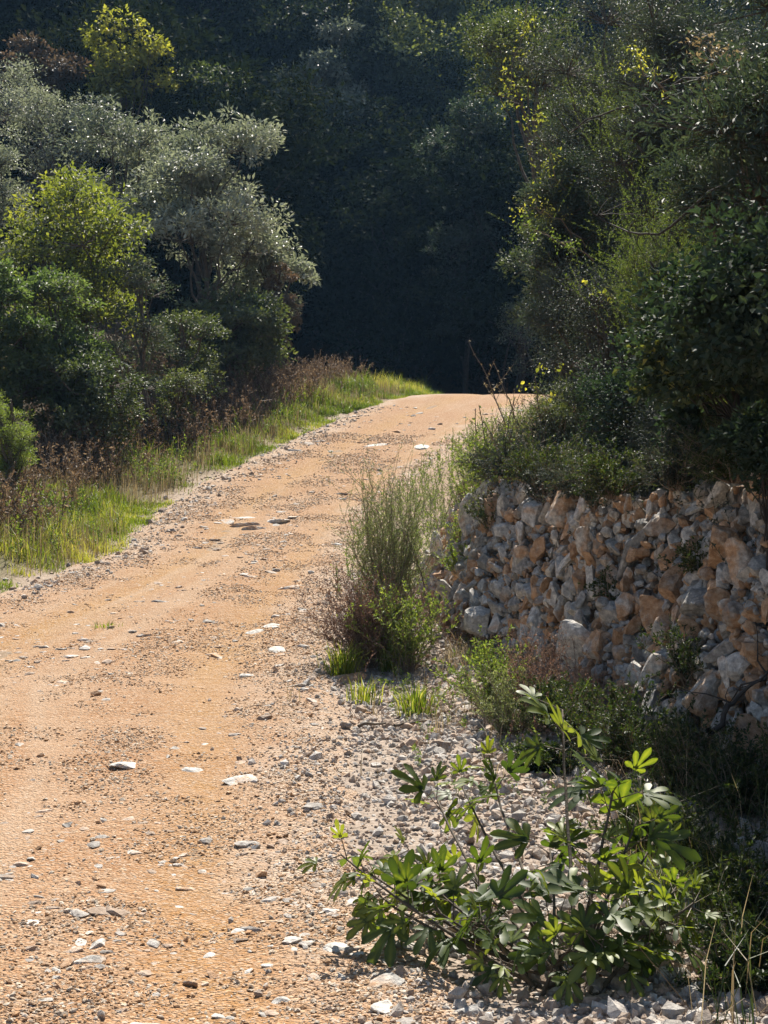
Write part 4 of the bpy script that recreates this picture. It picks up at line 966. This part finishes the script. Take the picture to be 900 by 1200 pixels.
# dead limbs showing in the right-hand shrubs
for i, (pts, r0, lb) in enumerate([([(900, 395, 9.4), (850, 440, 9.6), (790, 500, 9.9), (772, 545, 10.0)], .022, 'dead grey limb sloping down to the rim of the bank'),
                                   ([(890, 190, 10.0), (850, 215, 10.0), (775, 276, 10.4), (740, 272, 10.6), (700, 258, 10.8)], .018, 'dark bent limb below the heath sprays'),
                                   ([(900, 60, 9.8), (850, 85, 9.9), (795, 95, 10.2), (775, 120, 10.3), (715, 125, 10.6), (668, 155, 10.8)], .02, 'dark crooked limb high above the heath sprays'),
                                   ([(765, 305, 10.6), (765, 340, 10.6), (780, 375, 10.5), (790, 395, 10.4)], .014, 'short crooked dead branch in the grey shrub'),
                                   ([(790, 385, 10.5), (750, 415, 10.7), (722, 432, 10.8)], .008, 'thin bare branch sloping left in the grey shrub'),
                                   ([(830, 860, 7.25), (870, 815, 7.3), (910, 775, 7.4)], .022, 'thick dead branch leaning on the bank at the right edge')]):
    P = np.array([ray(*q) for q in pts]); o = P[0].copy(); P = P - o
    t = np.linspace(0, len(P) - 1, 14); Q = np.stack([np.interp(t, np.arange(len(P)), P[:, c]) for c in range(3)], -1) + RNG.normal(0, .012, (14, 3))
    acc = Acc(); acc.add(*tube(Q, np.linspace(r0, r0 * .3, 14) * .72, 7)); r = np.random.default_rng(700 + i)
    for k in range(9):
        j = r.integers(3, 14); e = Q[j] + norm(rsph(1, r)[0] * [1, .5, 1]) * r.uniform(.1, .4); acc.add(*tube(wander(Q[j], e, 5, .015, r), np.linspace(r0 * .25, .001, 5), 4))
    tag(obj('dead_branch', acc.mesh('dead_branch', M['darkbark'], True), loc=o), lb, 'branch')

# ------------------------------------------------------------------ the fig
def fig_leaf_template(seed):
    """five blunt lobes spreading from the top of the petiole, each folded along its vein"""
    r = np.random.default_rng(seed); V = []; Fc = []; mid = []
    T = [0, .22, .42, .62, .78, .9, .97, 1.0]; Wd = [.08, .075, .085, .115, .12, .085, .04, .0]
    fold = r.uniform(.05, .35); curl = r.uniform(.05, .45)
    for li, (ang, ln, wk) in enumerate([(0, .88, 1.0), (36, .74, .92), (-36, .74, .92), (82, .46, .8), (-82, .46, .8)]):
        a = math.radians(ang + r.normal(0, 4)); ln *= r.uniform(.88, 1.1); ca, sa = math.cos(a), math.sin(a); o = len(V)
        for t, w in zip(T, Wd):
            w *= wk * r.uniform(.88, 1.12)
            for sx in (0, -1, 1):
                x, y = sx * w, t * ln; zz = fold * abs(x) * 1.4 + .012 * math.sin(9 * y + seed + sx) - .003 * li
                V.append((x * ca + y * sa, .16 + y * ca - x * sa, zz)); mid.append(sx == 0)
        for q in range(len(T) - 1):
            b = o + 3 * q
            Fc += [(b, b + 3, b + 4), (b, b + 4, b + 1), (b, b + 2, b + 5), (b, b + 5, b + 3)]
    V = np.array(V); V[:, 2] -= curl * (V[:, 0] ** 2 + (V[:, 1] - .16) ** 2)
    return V, np.array(Fc), np.array(mid)
FIGT = [fig_leaf_template(800 + i) for i in range(10)]
root = gp(650, 1150); root[2] = Hs(root[0], root[1])
r = np.random.default_rng(42); st = Acc(); lf = Acc()
tips = [(400, 1003, 5.3, .12), (432, 1022, 5.35, .11), (478, 1000, 5.6, .13), (512, 930, 5.95, .15), (540, 915, 6.1, .12), (577, 897, 6.0, .13), (663, 838, 5.7, .17), (655, 870, 5.75, .14), (722, 915, 5.4, .18), (748, 958, 5.5, .16), (765, 990, 5.6, .14),
        (690, 1000, 5.3, .15), (640, 985, 5.6, .14), (592, 1000, 5.5, .13), (548, 1020, 5.5, .14), (470, 1055, 5.2, .15), (508, 1068, 5.1, .14), (560, 1080, 5.0, .14), (610, 1065, 5.1, .14), (660, 1070, 4.95, .15), (710, 1062, 5.0, .15), (755, 1060, 5.1, .13),
        (625, 1112, 4.8, .12), (675, 1118, 4.8, .13), (575, 1122, 4.85, .11), (705, 1105, 4.85, .12), (740, 1100, 4.95, .12), (500, 1035, 5.4, .13), (790, 1040, 5.2, .12), (785, 1075, 5.0, .12), (815, 1060, 5.0, .1), (760, 1110, 4.9, .1), (645, 1125, 4.85, .1), (445, 1045, 5.25, .12)]
for i, (px, py, D, L) in enumerate([q for j, q in enumerate(tips) if j not in (7, 13, 22)]):
    tip = ray(px, py, D); L = L * 1.05
    b = root + np.array([r.normal(0, .08), r.normal(0, .12), 0]); b[2] = Hs(b[0], b[1]) - .02
    midp = b * .45 + tip * .55; midp[2] = b[2] + (tip[2] - b[2]) * (.38 if abs(px - 620) > 110 else .5)
    t = np.linspace(0, 1, 10)[:, None]; P = (1 - t) ** 2 * b + 2 * t * (1 - t) * midp + t ** 2 * tip + np.concatenate([np.zeros((1, 3)), np.cumsum(r.normal(0, .003, (9, 3)), 0)])
    st.add(*tube(P, np.linspace(.009, .0035, 10), 6))
    ax = norm(P[-1] - P[-3]); nleaf = r.integers(5, 8); lower = r.integers(0, 3)
    for k in range(nleaf + lower):
        f = 1 - (k / nleaf) * .22 if k < nleaf else r.uniform(.4, .75)
        jf = f * 9; j = min(8, int(jf)); q = P[j] + (P[j + 1] - P[j]) * (jf - j)
        a = k * 2.4 + r.normal(0, .3); s1 = norm(np.cross(ax, [0.2, .9, .1])); s2 = np.cross(ax, s1)
        radial = s1 * math.cos(a) + s2 * math.sin(a)
        young = 1 - k / nleaf if k < nleaf else 0
        d = norm(radial + ax * (.25 + .9 * young * (k < 2)) + np.array([0, 0, .05 - .35 * (1 - young)]))
        pe = q + norm(radial + ax * .6) * L * r.uniform(.3, .65); st.add(*sticks(q[None], pe[None], .0022, .0016, 4))
        size = L * (r.uniform(.7, 1.2) if k > 1 else .6)
        nn = norm(ax * .35 + np.array([0, -.5, .65]) + r.normal(0, .4, 3)); nn = norm(nn - d * (nn @ d)); s = np.cross(d, nn)
        V, Fc, mid = FIGT[r.integers(10)]
        W = pe + (V[:, :1] * s + V[:, 1:2] * d + V[:, 2:] * nn) * size
        lf.add(W, Fc, np.clip(np.full(len(V), r.normal(.3 + .3 * (k < 2), .2)) + .35 * mid + r.normal(0, .06, len(V)), 0, 1))
plant_obj('fig_shrub', [('stems', st.mesh('stems', M['figbark'], True)), ('leaves', lf.mesh('leaves', M['fig'], True))], (0, 0, 0), 'young fig shrub with big lobed leaves growing from the rubble verge', 'shrub')

# coarse grasses and dead stalks at lower right
rng = np.random.default_rng(97)
n = 5200; y = 4.3 + 4.4 * rng.random(n); x = rng.uniform(.95, 2.7, n) + .0 * y
px, py = px_of(x, y, H(x, y)); keep = (px > 770 - .12 * (py - 900)) & (x < xwall(y) + .3) & (rng.random(n) < .5 + 1.5 * vnoise(x, y, .35, 98)); x, y = x[keep], y[keep]
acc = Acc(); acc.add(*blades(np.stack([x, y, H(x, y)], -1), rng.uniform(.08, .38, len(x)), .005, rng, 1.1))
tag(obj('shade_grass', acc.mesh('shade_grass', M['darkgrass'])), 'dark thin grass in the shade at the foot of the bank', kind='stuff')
n = 300; y = rng.uniform(4.5, 8.4, n); x = rng.uniform(.75, 2.2, n); px, py = px_of(x, y, H(x, y)); keep = (px > 700); x, y = x[keep], y[keep]
acc = Acc(); acc.add(*blades(np.stack([x, y, H(x, y)], -1), rng.uniform(.2, .5, len(x)), .0035, rng, 1.4))
e = sticks(np.stack([x, y, H(x, y) + .02], -1), np.stack([x + rng.normal(0, .16, len(x)), y + rng.normal(0, .12, len(x)), H(x, y) + rng.uniform(.02, .3, len(x))], -1), .0018, .001, 3); acc.add(*e)
tag(obj('dead_stalks', acc.mesh('dead_stalks', M['straw'])), 'pale dead stalks tangled over the stones right of the fig', kind='stuff')
for i, (px, py, h, lb) in enumerate([(772, 1075, .36, 'arching bright green grass tuft right of the fig'), (835, 1065, .3, 'thin grass tuft beside the boulder')]):
    g = gp(px, py); r = np.random.default_rng(520 + i); nb = 90; P = np.zeros((nb, 3)); P[:, :2] = r.normal(0, .04, (nb, 2))
    acc = Acc(); acc.add(*blades(P, h * r.uniform(.5, 1.1, nb), .007, r, 1.4)); tag(obj('grass_tuft', acc.mesh('grass_tuft', M['grass']), loc=(g[0], g[1], Hs(g[0], g[1]) - .01)), lb, 'grass tuft')
for i, (a, b, r0, lb) in enumerate([((455, 1146), (488, 1136), .004, 'short bare stick lying on the rubble under the fig'), ((420, 858), (452, 853), .012, 'dark dead stick on the verge near the tufts'), ((462, 856), (500, 850), .010, 'second dark stick right of the first on the verge')]):
    A = gp(*a) + [0, 0, .03]; B = gp(*b) + [0, 0, .03]; acc = Acc(); acc.add(*tube(wander(A, B, 8, .004), np.linspace(r0, r0 * .5, 8), 6))
    tag(obj('stick', acc.mesh('stick', M['bark' if i else 'twig'], True)), lb, 'stick')

# ------------------------------------------------------------------ haze
if HAZE:
    import bmesh
    bm = bmesh.new(); bmesh.ops.create_cube(bm, size=1)
    for v in bm.verts: v.co = Vector((v.co.x * 560, v.co.y * 420 + 140, (v.co.z + .5) * 130 - 6))
    me = bpy.data.meshes.new('haze'); bm.to_mesh(me); bm.free()
    m, nt, out = nt_mat('haze_air'); pv = nt.nodes.new('ShaderNodeVolumePrincipled')
    pv.inputs['Density'].default_value = HAZE; pv.inputs['Color'].default_value = (.30, .58, 1, 1); pv.inputs['Anisotropy'].default_value = .35
    nt.links.new(pv.outputs[0], out.inputs['Volume']); me.materials.append(m)
    tag(obj('haze', me), 'thin bluish haze in front of the hillside', kind='stuff')
print('tris', sum(len(o.data.polygons) for o in bpy.data.objects if o.type == 'MESH'))
